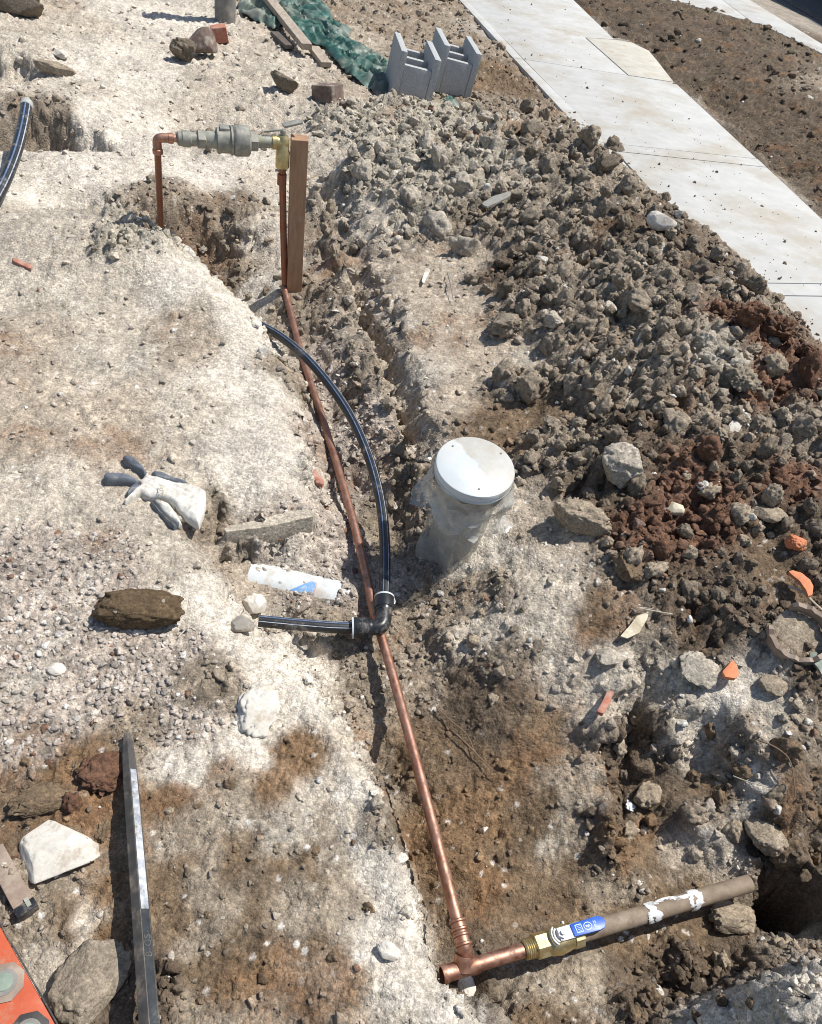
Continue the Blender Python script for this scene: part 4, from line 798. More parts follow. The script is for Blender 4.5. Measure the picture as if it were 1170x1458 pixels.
def col_peb(c, v, R_, n):
    m_ = c.mean(1, keepdims=True)*1.12
    k = R_.uniform(.82, 1.3, (n, 1)); out = (v[:, :3]*.7+m_*np.array([1.05, .98, .90])*.35)*k
    wh = R_.rand(n) < .05; out[wh] = np.array([.58, .55, .50])*R_.uniform(.8, 1.15, (wh.sum(), 1))
    br = R_.rand(n) < .03; out[br] = np.array([.22, .13, .085])*R_.uniform(.7, 1.3, (br.sum(), 1)); return np.clip(out, .02, .72)
def col_crumb(c, v, R_, n):
    out = (c*.5+v[:, :3]*.5)*R_.uniform(.72, 1.3, (n, 1)); wh = R_.rand(n) < .02; out[wh] = np.array([.5, .47, .41]); return np.clip(out, .02, .7)
build_scatter('gravel', 130000, 31, lambda v, u, w, R_: np.clip(v[:, 5]*1.5-.55, 0, 1)*.8, lambda R_, n, v, dz: .0022+.0066*R_.rand(n)**2.2*(.5+v[:, 5]*.5), PEB, col_peb, .12, 'loose grey pink gravel', (.4, .8))
build_scatter('pebbles', 70000, 32, lambda v, u, w, R_: np.clip(.03+.6*v[:, 5]+.15*v[:, 4]-.12*(v[:, 0] > .4), 0, 1)*(v[:, 3] > .3)*np.where((v[:, 0] < .13)&(w < 330), .25, 1), lambda R_, n, v, dz: (.0012+.0045*R_.rand(n)**4)*(.6+.55*dz), PEB, col_peb, .3, 'scattered small pebbles and grit')
build_scatter('soil_crumbs', 100000, 33, lambda v, u, w, R_: np.clip(v[:, 4]*1.2-.1+.06+.45*v[:, 6], 0, 1)*(v[:, 3] > .3), lambda R_, n, v, dz: (.0024+.014*R_.rand(n)**4)*(.45+.33*dz), CRU, col_crumb, .25, 'crumbled soil of the heap and verge')
build_scatter('soil_chips', 36000, 34, lambda v, u, w, R_: .2*(v[:, 3] > .5)+.5*(w < 290)*(v[:, 0] > .13), lambda R_, n, v, dz: (.003+.008*R_.rand(n)**3)*(.4+.35*dz), CRU, col_crumb, .15, 'chips of broken soil', (.3, .7))
# litter of soil bits on the footpath
R_ = np.random.RandomState(40); n_ = 1300
u = R_.uniform(680, 1170, n_); w = R_.uniform(0, 540, n_)
pk = inpoly(u, w, [(lx(0)+20, 0), (lx(180)+10, 180), (lx(560), 560), (1300, 560), R1, R0, (870, 56), (812, 0)])
pk &= R_.rand(n_) < np.clip(.12+1.6*np.exp(-np.abs(u-(lx(w)+30))/60), 0, 1)
bx = [P(a, b, ZP) for a, b in zip(u[pk], w[pk])]; bx = np.array(bx); hh = ground(bx[:, 0], bx[:, 1]); bx = bx[hh < ZP]; nb = len(bx)
s = (.0022+.008*R_.rand(nb)**6)
scatter('soil_litter', bx+np.array([0, 0, .001]), R_.uniform(0, 6, (nb, 3)), np.stack([s*1.3, s, s*.6], 1), R_.randint(0, 8, nb), np.array([.16, .125, .09])*R_.uniform(.6, 1.5, (nb, 1)), CRU, 'bits of soil strewn on the footpath')

# ------------------------------------------------------------------ inflated outline shapes (gloves, shards, sheets)
def segdist(x, y, poly):
    best = np.full(x.shape, 1e9); bx = x.copy(); by = y.copy(); n = len(poly)
    for i in range(n):
        ax, ay = poly[i]; cx, cy = poly[(i+1) % n]; dx, dy = cx-ax, cy-ay
        t = np.clip(((x-ax)*dx+(y-ay)*dy)/(dx*dx+dy*dy+1e-12), 0, 1); qx = ax+t*dx; qy = ay+t*dy; d = np.hypot(x-qx, y-qy)
        k = d < best; best = np.where(k, d, best); bx = np.where(k, qx, bx); by = np.where(k, qy, by)
    return best, bx, by
def puff(name, poly, cell, top, bot, mat, parent=None, smooth=True):
    poly = [tuple(p[:2]) for p in poly]; X = np.array(poly); x0, y0 = X.min(0)-cell; x1, y1 = X.max(0)+cell
    xs = np.arange(x0, x1+cell, cell); ys = np.arange(y0, y1+cell, cell); gx_, gy_ = np.meshgrid(xs, ys, indexing='ij')
    cin = inpoly(gx_[:-1, :-1]+cell/2, gy_[:-1, :-1]+cell/2, poly)
    use = np.zeros(gx_.shape, bool); full = np.zeros(gx_.shape, int)
    for a in (0, 1):
        for b in (0, 1):
            use[a:gx_.shape[0]-1+a, b:gx_.shape[1]-1+b] |= cin; full[a:gx_.shape[0]-1+a, b:gx_.shape[1]-1+b] += cin
    d, bx, by = segdist(gx_, gy_, poly); bd = use & (full < 4)
    gx_ = np.where(bd, bx, gx_); gy_ = np.where(bd, by, gy_); d = np.where(bd, 0, d)
    zt = top(gx_, gy_, d); zb = bot(gx_, gy_, d)
    idx = -np.ones(gx_.shape, int); idx[use] = np.arange(use.sum()); nn_ = use.sum()
    v = [(a, b, c) for a, b, c in zip(gx_[use], gy_[use], zt[use])]+[(a, b, c) for a, b, c in zip(gx_[use], gy_[use], zb[use])]
    f = []; I, J = np.nonzero(cin); ed = {}
    for i, j in zip(I, J):
        q = (idx[i, j], idx[i+1, j], idx[i+1, j+1], idx[i, j+1]); f.append(q); f.append(tuple(k+nn_ for k in q[::-1]))
        for a, b in zip(q, q[1:]+q[:1]):
            if (b, a) in ed: del ed[(b, a)]
            else: ed[(a, b)] = 1
    for a, b in ed: f.append((b, a, a+nn_, b+nn_))
    mb = MB(); mb.v = [tuple(map(float, p)) for p in v]; mb.f = [tuple(int(k) for k in q) for q in f]
    return mb.make(name, mat, parent, smooth=smooth, angle=60)
def shard(name, pxs, th, mat, label, cat, tiltz=0, group=None, up=.0, cell=None):
    ps = [hit(x, y) for x, y in pxs]; c = np.mean(ps, 0); z0 = max(p[2] for p in ps)*.5+c[2]*.5+up
    poly = [P(x, y, z0) for x, y in pxs]; sz = max(np.ptp([p[0] for p in poly]), np.ptp([p[1] for p in poly])); cell = cell or sz/14
    sd_ = random.randint(0, 90)
    def top(x, y, d): return z0+th*.5+tiltz*(y-c[1])+.15*th*noise(x*60, y*60, sd_)-np.exp(-d/(.3*th))*th*.2
    def bot(x, y, d): return z0-th*.5+tiltz*(y-c[1])
    o = puff(name, poly, cell, top, bot, mat); tag(o, label, cat, group); return o

# ------------------------------------------------------------------ timber stake
sb = P(418, 418, -.11)
sz_top = lift(sb[:2], 196)
ST = thing('timber_stake', (sb[0], sb[1], -.11), 'reddish brown square timber stake standing beside the copper riser', 'stake')
yw = .3; hs = .0245
def sqpost(cx, cy, z0, z1, h_, yaw, lean=(0, 0)):
    v = []
    for z, k in ((z0, 1), (z1, 1)):
        for a in range(4):
            an = yaw+math.pi/4+a*math.pi/2; lx_ = lean[0]*(z-z0); ly = lean[1]*(z-z0)
            v.append((cx+lx_+h_*1.414*math.cos(an), cy+ly+h_*1.414*math.sin(an), z))
    return v, [(3, 2, 1, 0), (4, 5, 6, 7)]+[(i, (i+1) % 4, 4+(i+1) % 4, 4+i) for i in range(4)]
v_, f_ = sqpost(sb[0], sb[1], -.2, sz_top, hs, yw, (-.005, 0))
MB().add(v_, f_).make('post', M['stake'], ST, smooth=False, bevel=.0015)

# ------------------------------------------------------------------ copper water line with backflow valve
WL = thing('copper_water_line', P(655, 1380, -.16), 'copper water line with grey backflow valve running down the trench to a blue lever valve', 'water pipe')
lb = P(230, 350, -.12); lt = lift(lb[:2], 192)
rb = P(405, 416, -.10)
zt = sz_top-.012
lb_top = P(223, 196, zt); rt = P(409, 203, zt)
# left riser
MB().tube([(lb[0], lb[1], -.2), lb, (lb_top[0], lb_top[1], zt-.03)], .0098, sub=4).make('left_riser', M['copper_dull'], WL)
e = Vector(lb_top); ax = (Vector(rt)-Vector(lb_top)).normalized()
el = MB().tube([e+Vector((0, 0, -.035)), e+Vector((0, 0, -.012)), e+ax*.004+Vector((0, 0, -.003)), e+ax*.016, e+ax*.04], .0125, sub=6)
el.lathe(e+Vector((0, 0, -.045)), e+Vector((0, 0, -.030)), [(0, .0125), (.1, .0145), (.9, .0145), (1, .0125)]).lathe(e+ax*.030, e+ax*.045, [(0, .0125), (.1, .0145), (.9, .0145), (1, .0125)])
el.make('copper_elbow', M['copper'], WL)
Lx = (Vector(rt)-e).length
def seg(name, t0, t1, prof, mat, n=24, parent=WL, mb=None):
    a = e+ax*(Lx*t0); b = e+ax*(Lx*t1); (mb or MB()).lathe(a, b, prof, n).make(name, mat, parent, smooth=True, bevel=0); return
MB().lathe(e+ax*.04, e+ax*(Lx*.17), [(0, .0105), (1, .0105)]).make('copper_stub', M['copper'], WL)
seg('union', .15, .31, [(0, .016), (.05, .019), (.2, .0195), (.25, .022), (.6, .022), (.65, .019), (1, .019)], M['valve_metal'])
seg('hex_nut', .30, .365, [(0, .024), (.08, .027), (.92, .027), (1, .024)], M['valve_metal'], 6)
seg('valve_neck', .36, .455, [(0, .021), (.3, .023), (.7, .023), (1, .026)], M['verdigris'])
seg('valve_body', .44, .71, [(0, .024), (.03, .034), (.40, .035), (.42, .040), (.47, .040), (.48, .036), (.52, .040), (.58, .0425), (.92, .0415), (.97, .036), (1, .026)], M['valve_metal'], 36)
pf = MB().box(e+ax*(Lx*.47)+Vector((0, 0, .031)), e+ax*(Lx*.545)+Vector((0, 0, .031)), .034, .014); pf.make('name_plate', M['valve_metal'], WL, bevel=.002)
seg('hex_nut', .70, .765, [(0, .024), (.08, .030), (.92, .030), (1, .024)], M['valve_metal'], 6)
seg('threaded_nipple', .76, .885, [(i/12, .0165+.0012*(i % 2)) for i in range(13)], M['verdigris'])
br = MB().lathe(e+ax*(Lx*.87), e+ax*(Lx*1.0), [(0, .016), (.05, .0205), (.3, .0205), (.34, .018), (.9, .018), (1, .015)])
tp = e+ax*(Lx*.965)
br.lathe(tp+Vector((0, 0, .02)), tp+Vector((0, 0, -.075)), [(0, .014), (.1, .0185), (.45, .0185), (.5, .0205), (.95, .0205), (1, .014)])
br.make('brass_tee', M['brass'], WL)
hd = MB().lathe(tp+Vector((0, 0, .02)), tp+Vector((0, 0, .034)), [(0, .008), (1, .008)]).box(tp+ax*-.055+Vector((0, 0, .028)), tp+ax*.0+Vector((0, 0, .036)), .008, .005).box(tp+ax*.0+Vector((-.006, .02, .04)), tp+ax*.045+Vector((0, .03, .052)), .03, .006)
hd.make('tap_lever', M['valve_metal'], WL, bevel=.001)
# right riser, then the long run down the trench to the tee
pr0 = Vector((tp.x, tp.y, zt-.07)); rbv = Vector(rb)
MB().tube([pr0, pr0.lerp(rbv, .5), rbv+Vector((0, 0, .03))], .0105, sub=4).make('right_riser', M['copper_dull'], WL)
MB().lathe(pr0+Vector((0, 0, -.02)), pr0+Vector((0, 0, -.055)), [(0, .0105), (.05, .014), (.95, .014), (1, .0105)]).make('riser_socket', M['copper_dull'], WL)
run = [(404, 408, -.08), (407, 420, -.092), (412, 440, -.098), (434, 520, -.088), (462, 605, -.088), (500, 732, -.090), (533, 870, -.098), (560, 965, -.103), (596, 1098, -.106), (630, 1230, -.109), (651, 1312, -.115)]
MB().tube([P(*q) for q in run], .0098, n=18, sub=5).make('long_copper_pipe', M['copper'], WL)
MB().lathe(P(528, 848, -.105), P(536, 882, -.105), [(0, .0098), (.05, .0125), (.95, .0125), (1, .0098)]).make('pipe_socket', M['copper'], WL)
b1 = Vector(P(651, 1312, -.115)); b2 = Vector(P(660, 1345, -.120)); b3 = Vector(P(661, 1373, -.138))
nb_ = MB().tube([b1, b1.lerp(b2, .5), b2, b2.lerp(b3, .6)+Vector((0, .004, .002)), b3], .0118, sub=5)
for tt in (.0, .35, .6, 1.0):
    c_ = b1.lerp(b2, tt); nb_.lathe(c_-(b2-b1).normalized()*.003, c_+(b2-b1).normalized()*.003, [(0, .0118), (.3, .0142), (.7, .0142), (1, .0118)])
nb_.make('copper_bend', M['copper'], WL)
t0 = Vector(P(629, 1388, -.142)); t1 = Vector(P(748, 1352, -.142)); td = (t1-t0).normalized()
te = MB().lathe(t0, t0+(t1-t0)*.42, [(0, .0112), (.0, .0140), (.12, .0148), (.2, .0130), (.75, .0130), (.85, .0146), (1, .0140)], 24, cap=False)
te.lathe(t0+td*.02, t0+td*.022, [(0, .0122), (1, .0122)])
te.lathe(Vector(P(661, 1360, -.128)), Vector(P(658, 1382, -.142)), [(0, .0125), (0, .0158), (.3, .0158), (.5, .0143), (1, .0143)], 24, cap=False)
te.make('copper_tee', M['copper'], WL)
MB().lathe(t0+(t1-t0)*.36, t1, [(0, .0117), (1, .0117)], 24).make('copper_pipe', M['copper'], WL)
t3 = Vector(P(1066, 1258, -.145)); dd_ = (t3-t1).normalized()
MB().lathe(t1-dd_*.004, t1+dd_*.018, [(0, .014)]+[(.05+i/11*.9, .0150+.0013*(i % 2)) for i in range(12)]+[(1, .014)], 24).make('brass_thread', M['brass'], WL)
MB().lathe(t1+dd_*.014, t1+dd_*.040, [(0, .018), (.1, .0205), (.9, .0205), (1, .018)], 6, phase=.3).make('brass_nut', M['brass'], WL, smooth=False)
vb = MB().lathe(t1+dd_*.034, t1+dd_*.085, [(0, .017), (.2, .021), (.5, .0235), (.8, .021), (1, .018)], 24)
vb.lathe(t1+dd_*.082, t1+dd_*.102, [(0, .019), (.1, .0215), (.9, .0215), (1, .019)], 8); vb.make('valve_barrel', M['brass'], WL)
stem = t1+dd_*.060
lv = bpy.data.objects.new('lever', None)
sm_ = MB().lathe(stem+Vector((0, 0, .018)), stem+Vector((0, 0, .030)), [(0, .010), (.6, .010), (.65, .0085), (1, .0085)], 6).lathe(stem+Vector((0, 0, .030)), stem+Vector((0, 0, .034)), [(0, .004), (1, .004)])
for r_ in (.0135, .018):
    pts_ = [stem+Vector((0, 0, .025))+(-dd_*math.cos(a)+dd_.cross(Vector((0, 0, 1)))*math.sin(a))*r_ for a in np.linspace(-.9, .9, 7)]
    sm_.tube(pts_, .0017, n=8, sub=3)
sm_.box(stem-dd_*.006+Vector((0, 0, .0245)), stem+dd_*.020+Vector((0, 0, .0245)), .021, .003); sm_.make('stem_nut', M['foil'], WL, bevel=.0005)
side = dd_.cross(Vector((0, 0, 1))).normalized(); upv = Vector((0, 0, 1))
def lev(u_, v_, z_): return stem+dd_*u_+side*v_+Vector((0, 0, z_))
lpoly = [(.018, -.0100), (.066, -.0112), (.074, -.0095), (.079, -.005), (.080, 0), (.079, .005), (.074, .0095), (.066, .0112), (.018, .0100)]
lm = MB(); nlp = len(lpoly)
lm.add([lev(a, b, .022) for a, b in lpoly]+[lev(a, b, .0285) for a, b in lpoly], [tuple(range(nlp)), tuple(range(nlp, 2*nlp))]+[(i, (i+1) % nlp, nlp+(i+1) % nlp, nlp+i) for i in range(nlp)])
LV = lm.make('lever_handle', M['blue'], WL, bevel=.0016)
pm = MB(); zp = .0288
def stroke(pts, w_=.0007, closed=False):
    pts = pts+[pts[0]] if closed else pts
    for a, b in zip(pts[:-1], pts[1:]):
        A_ = lev(a[0]*.83, a[1]*.85, zp); B_ = lev(b[0]*.83, b[1]*.85, zp); pm.box(A_, B_, w_*2, .0004)
stroke([(.030, -.007), (.030, .007), (.043, .007), (.043, -.007)], .0006, True)
for q in (-.004, -.001, .002, .005): stroke([(.033, q), (.041, q)], .0003)
stroke([(.056+.0085*math.cos(a), .0068*math.sin(a)) for a in np.linspace(0, 2*math.pi, 22)], .0006)
stroke([(.0515, -.002), (.0530, .002), (.0545, -.002)], .0005); stroke([(.0555, -.002), (.0555, .002), (.0580, .002), (.0580, -.002)], .0005); stroke([(.059, -.002), (.0605, .002)], .0005)
stroke([(.0695, -.006), (.0725, -.0035), (.0695, -.001)], .0005); stroke([(.0695, .001), (.0730, .001)], .0005); stroke([(.0745, -.006), (.0745, -.001)], .0005); stroke([(.0695, .003), (.0745, .003), (.0745, .006), (.0695, .006)], .0005)
pm.make('lever_print', M['print_light'], LV, smooth=False)
o0 = t1+dd_*.098
MB().tube([o0, o0.lerp(t3, .3), o0.lerp(t3, .65)+Vector((0, 0, .001)), t3], .0150, n=24, sub=5).make('old_pipe', M['old_pipe'], WL)
tp_ = MB()
def wrapat(t_, w_, a0, a1, seed):                      # ragged band lying on the pipe
    R_ = random.Random(seed); n_ = 18; v = []
    for k in range(n_+1):
        an = a0+(a1-a0)*k/n_; wa = w_*R_.uniform(.45, 1.2); wb = w_*R_.uniform(.45, 1.2)
        for q, sg in ((-wa, 0), (0, .0008), (wb, 0)):
            v.append(o0.lerp(t3, t_)+dd_*(q+.004*math.sin(an*2+seed))+(side*math.cos(an)+upv*math.sin(an))*(.0156+sg+R_.uniform(0, .0012)))
    tp_.add(v, [(k*3+q, k*3+q+1, k*3+q+4, k*3+q+3) for k in range(n_) for q in (0, 1)])
wrapat(.41, .010, -.5, 2.6, 1); wrapat(.385, .005, -.6, 1.4, 3); wrapat(.66, .009, -.3, 2.9, 5); wrapat(.63, .005, .6, 2.9, 9)
for k in range(9): wrapat(.43+.025*k, .008, 1.9+.25*math.sin(k*.7), 2.35+.25*math.sin(k*.7), 20+k)
tp_.make('tape_wrap', M['foil'], WL)

# ------------------------------------------------------------------ black poly pipe with elbow
BP = thing('black_poly_pipe', P(545, 880, -.08), 'black poly pipe with blue stripe arching over the trench into an elbow', 'water pipe')
arc = [(352, 452, -.02), (372, 464, -.005), (400, 480, .0), (436, 510, .0), (472, 552, -.005), (504, 602, -.015), (528, 660, -.03), (543, 722, -.045), (548, 785, -.06), (547, 856, -.072)]
arcw = [Vector(P(*q)) for q in arc]
MB().tube(arcw, .0122, n=18, sub=6).make('pipe', M['black_poly'], BP)
# stripes lie on the pipe's skin
def stripe(pts, r, offang, mat, w_, parent):
    P_ = [Vector(p) for p in pts]; out = []
    for i in range(len(P_)):
        tn = (P_[min(i+1, len(P_)-1)]-P_[max(i-1, 0)]).normalized(); s_ = tn.cross(upv).normalized(); u_ = s_.cross(tn).normalized()
        out.append(P_[i]+(u_*math.cos(offang)+s_*math.sin(offang))*(r-w_*.45))
    MB().tube(out, w_, n=8, sub=6).make('stripe', mat, parent)
stripe(arcw, .0122, .35, M['blue_stripe'], .0016, BP); stripe(arcw, .0122, -.55, M['pale_stripe'], .0008, BP)
c1 = Vector(P(547, 851, -.072)); c2 = Vector(P(546, 893, -.080)); c3 = Vector(P(502, 894, -.085))
d1 = (c2-c1).normalized(); d2_ = (c3-c2).normalized()
elb = MB().tube([c1+d1*.03, c1+d1*.042, c2-d1*.012+d2_*.002, c2+d2_*.010-d1*.001, c2+d2_*.030], .0168, n=20, sub=6)
elb.lathe(c1, c1+d1*.036, [(0, .0165), (.02, .0205), (.1, .0212), (.8, .0205), (.84, .0185), (1, .0175)], 28)
elb.lathe(c3, c3-d2_*.040, [(0, .0165), (.02, .0215), (.1, .0222), (.25, .0222), (.27, .0212), (.45, .0212), (.47, .022), (.8, .021), (.86, .019), (1, .017)], 28)
elb.make('elbow_fitting', M['black_poly'], BP)
MB().lathe(c1-d1*.0015, c1+d1*.0025, [(0, .018), (0, .0218), (1, .0218), (1, .018)], 28).make('white_ring', M['white_plastic'], BP)
MB().lathe(c3-d2_*-.0015, c3-d2_*.002, [(0, .019), (0, .0228), (1, .0228), (1, .019)], 28).make('white_ring', M['white_plastic'], BP)
MB().tube([c1+Vector((.021, 0, .002)), c1+Vector((.0235, -.006, .001)), c1+Vector((.0235, -.012, -.001))], .0018, n=6).make('ring_tail', M['white_plastic'], BP)
s0 = [Vector(P(505, 894, -.085)), Vector(P(470, 893, -.083)), Vector(P(420, 889, -.080)), Vector(P(368, 884, -.077))]
MB().tube(s0, .0122, n=18, sub=5).make('short_pipe', M['black_poly'], BP)
stripe(s0, .0122, .2, M['blue_stripe'], .0016, BP); stripe(s0, .0122, -.75, M['pale_stripe'], .0009, BP); stripe(s0, .0122, .95, M['pale_stripe'], .0009, BP)

H2 = thing('black_hose', P(38, 150, .1), 'short black pipe end with grey cap rising at the left edge', 'water pipe')
hz_ = [(-30, 320, .03), (0, 272, .07), (20, 225, .11), (31, 185, .14), (37, 152, .16)]
hw = [Vector(P(*q)) for q in hz_]
MB().tube(hw, .019, n=18, sub=5).make('pipe', M['black_poly'], H2)
stripe(hw, .019, .9, M['pale_stripe'], .0022, H2); stripe(hw, .019, .1, M['blue_stripe'], .003, H2)
dh = (hw[-1]-hw[-2]).normalized()
MB().lathe(hw[-1]-dh*.005, hw[-1]+dh*.04, [(0, .0195), (.05, .0215), (.7, .0215), (.9, .018), (1, .011)], 20).lathe(hw[-1]+dh*.038, hw[-1]+dh*.065, [(0, .008), (1, .006)], 8).make('end_cap', M['pvc'], H2)

# ------------------------------------------------------------------ white capped riser wrapped in film
RZ = thing('capped_riser', P(622, 830, -.14), 'grey white plastic drain riser with a bright white cap wrapped in clear film', 'drain pipe')
rtp = Vector(P(677, 664, .19)); vd_ = (rtp-Vector((0, 0, CH))).normalized()
_w = Vector(RX*.318+UX*.948); _w = (_w-vd_*_w.dot(vd_)).normalized(); ra = (-vd_*math.cos(math.radians(44))+_w*math.sin(math.radians(44))).normalized()
rbp = rtp-ra*((rtp.z+.17)/ra.z); print('riser', rbp, rtp, ra, proj(rbp))
MB().lathe(rbp, rtp-ra*.03, [(0, .052), (1, .055)], 40).make('pipe', M['pvc'], RZ)
MB().lathe(rtp-ra*.075, rtp-ra*.012, [(0, .056), (.04, .062), (.5, .064), (.9, .0665), (1, .0665)], 48).make('collar', M['pvc'], RZ)
wcap = .0865*0+58.0/ppm(rtp); print('cap r', wcap)
CP = MB().lathe(rtp-ra*.024, rtp+ra*.002, [(0, wcap-.004), (.05, wcap), (.25, wcap+.0003), (.3, wcap-.0015), (.36, wcap-.0015), (.4, wcap), (.8, wcap), (.95, wcap-.0015), (1, wcap-.004)], 64).make('cap', M['white_plastic'], RZ)
MB().lathe(rtp-ra*.060, rtp-ra*.010, [(0, wcap-.014), (.1, wcap-.008), (.6, wcap-.004), (1, wcap-.003)], 48).make('cap_skirt', M['pvc'], RZ)
u_ = ra.orthogonal().normalized(); w_ = ra.cross(u_)
for px, py in ((643, 640), (683, 693), (712, 649)):
    q = Vector(P(px, py, .19)); q = q-ra*((q-rtp).dot(ra)-.002)
    MB().lathe(q, q+ra*.0012, [(0, .0022), (1, .0022)], 12).make('screw_hole', M['post'], CP)
# clear film: crumpled sleeve
def film(a, b, r0_, r1_, seed, n=72, m_=16, flare=0, amp=.006, part=(0, 1), name='film'):
    a = Vector(a); b = Vector(b); axx = (b-a).normalized(); uu = axx.orthogonal().normalized(); ww = axx.cross(uu); v = []; f = []
    A0, A1 = part; nn = int(n*(A1-A0)); full_ = A1-A0 >= .999
    for i in range(m_+1):
        t_ = i/m_
        for k in range(nn+(0 if full_ else 1)):
            an = 2*math.pi*(A0+(A1-A0)*k/nn)
            nz_ = float(noise(np.array(math.cos(an)*2.2+seed), np.array(math.sin(an)*2.2+t_*2.0), seed))+.5*float(noise(np.array(math.cos(an)*6+seed), np.array(math.sin(an)*6+t_*5), seed+1))
            rr = r0_+(r1_-r0_)*t_+amp*nz_*(1+2*abs(t_-.3))+amp*.5+flare*t_*t_*(1+.5*nz_)
            z_ = .012*float(noise(np.array(an*1.5+seed), np.array(seed*1.1), seed+3))*(1 if i == m_ else 0)
            v.append(a.lerp(b, t_)+(uu*math.cos(an)+ww*math.sin(an))*rr+axx*z_)
    st = nn if full_ else nn+1
    for i in range(m_):
        for k in range(nn):
            q = i*st+k; q2 = i*st+((k+1) % st); f.append((q, q2, q2+st, q+st))
    return MB().add(v, f).make(name, M['film'], RZ, angle=50)
m = M['white_plastic'].copy(); m.name = 'dusty_cap'; t = m.node_tree; L = t.links.new; N = t.nodes.new; b = t.nodes['Principled BSDF']; srcl = b.inputs['Base Color'].links[0].from_socket
tcn = N('ShaderNodeTexCoord'); dt = N('ShaderNodeVectorMath'); dt.operation = 'SUBTRACT'; L(tcn.outputs['Object'], dt.inputs[0]); dt.inputs[1].default_value = tuple(rtp)
dp_ = N('ShaderNodeVectorMath'); dp_.operation = 'DOT_PRODUCT'; L(dt.outputs[0], dp_.inputs[0]); dp_.inputs[1].default_value = (.75, .66, 0)
nz_ = N('ShaderNodeTexNoise'); nz_.inputs['Scale'].default_value = 30; nz_.inputs['Detail'].default_value = 8; nz_.inputs['Roughness'].default_value = .7; L(tcn.outputs['Object'], nz_.inputs[0])
ma = N('ShaderNodeMath'); ma.operation = 'MULTIPLY_ADD'; ma.inputs[1].default_value = .035; L(nz_.outputs[0], ma.inputs[0]); L(dp_.outputs['Value'], ma.inputs[2])
mr_ = N('ShaderNodeMapRange'); mr_.inputs[1].default_value = .018; mr_.inputs[2].default_value = .024; mr_.inputs[4].default_value = .75; L(ma.outputs[0], mr_.inputs[0])
mm = N('ShaderNodeMath'); mm.operation = 'MULTIPLY'; L(nz_.outputs[0], mm.inputs[0]); mm.inputs[1].default_value = 1.9; mm2 = N('ShaderNodeMath'); mm2.operation = 'MULTIPLY'; L(mm.outputs[0], mm2.inputs[0]); L(mr_.outputs[0], mm2.inputs[1])
mx = N('ShaderNodeMix'); mx.data_type = 'RGBA'; L(mm2.outputs[0], mx.inputs[0]); L(srcl, mx.inputs[6]); mx.inputs[7].default_value = (.40, .365, .30, 1); L(mx.outputs[2], b.inputs['Base Color'])
CP.data.materials[0] = m
film(rtp-ra*.020, rtp-ra*.085, wcap+.001, wcap-.008, 3, amp=.006, flare=.014, name='plastic_film')
film(rtp-ra*.07, rbp+ra*.06, .060, .058, 5, amp=.007, flare=.003, m_=20, name='plastic_film')
film(rtp-ra*.05, rtp-ra*.12, wcap-.004, wcap-.006, 8, amp=.012, flare=.014, part=(.0, .999), name='plastic_film')

# ------------------------------------------------------------------ half buried white pipe with blue print
bpp = thing('buried_pipe', P(415, 848, -.09), 'half buried white plastic pipe with blue print in the gravel', 'drain pipe')
q0 = Vector(TB0); q1 = Vector(TB1); rr_ = .052
qd = (q1-q0).normalized(); qs = qd.cross(upv).normalized()
MB().lathe(q0, q1, [(0, rr_), (1, rr_)], 48).make('pipe', M['pvc_white'], bpp)
def patch(pts, r_, mat, name):
    v = []; f = []
    for t_, an in pts: v.append(q0.lerp(q1, t_)+(upv*math.cos(an)+qs*math.sin(an))*r_)
    c = Vector(np.mean([tuple(p) for p in v], 0)); MB().add(v, [tuple(range(len(v)))]).make(name, mat, bpp, smooth=False)
for k in range(8):
    a0 = .05+.075*k; a1 = a0+.075; wA = lambda a: .04+.16*max(0, (a-.05))/.6
    patch([(.68-wA(a0), a0), (.68, a0), (.68, a1), (.68-wA(a1), a1)], rr_+.0008, M['print_blue'], 'blue_print')
    patch([(.684, a0), (.69, a0), (.69, a1), (.684, a1)], rr_+.0008, M['print_red'], 'red_print')

# ------------------------------------------------------------------ glove
gz0 = hit(225, 695)[2]
def gl(pxs): return [P(x, y, gz0+.012) for x, y in pxs]
GL = thing('work_glove', P(230, 695, gz0), 'dirty white work glove with grey rubber fingers lying on the pale ground', 'glove')
def pf(hh_, rr=.012, sd_=3, lift_=0.0, wr_=.25):
    def top(x, y, d):
        k = np.clip(d/rr, 0, 1); return gz0+lift_+.004+hh_*np.sqrt(np.clip(1-(1-k)**2, 0, 1))*(1+wr_*fbm(x*26, y*26, 3, sd_))+.0045*np.abs(noise(x*14+y*6, y*60+x*16, sd_))*np.clip(d/.006, 0, 1)+.0005*noise(x*150, y*90, sd_)
    return top
def fl(l_=0.0): return lambda x, y, d: np.full(x.shape, gz0-.004+l_)
puff('cuff', gl([(203, 681), (207, 670), (213, 676), (236, 683), (268, 689), (285, 694), (293, 700), (293, 716), (290, 730), (283, 747), (276, 744), (262, 734), (252, 722), (240, 712), (228, 708), (212, 707), (200, 702), (190, 708), (178, 715), (176, 713), (185, 703), (194, 695), (200, 690), (197, 685)]), .0016, pf(.009, .016, 3, .005, .5), fl(), M['glove_white'], GL)
puff('finger', gl([(147, 679), (150, 675), (162, 674), (178, 676), (190, 680), (198, 684), (199, 688), (194, 690), (180, 688), (165, 687), (152, 687), (147, 684)]), .0013, pf(.012, .010, 5, .004, .1), fl(), M['glove_grey'], GL)
puff('finger', gl([(174, 653), (176, 650), (184, 650), (194, 655), (203, 664), (210, 675), (208, 680), (202, 678), (196, 672), (186, 664), (177, 658)]), .0013, pf(.013, .009, 7, .004, .1), fl(), M['glove_grey'], GL)
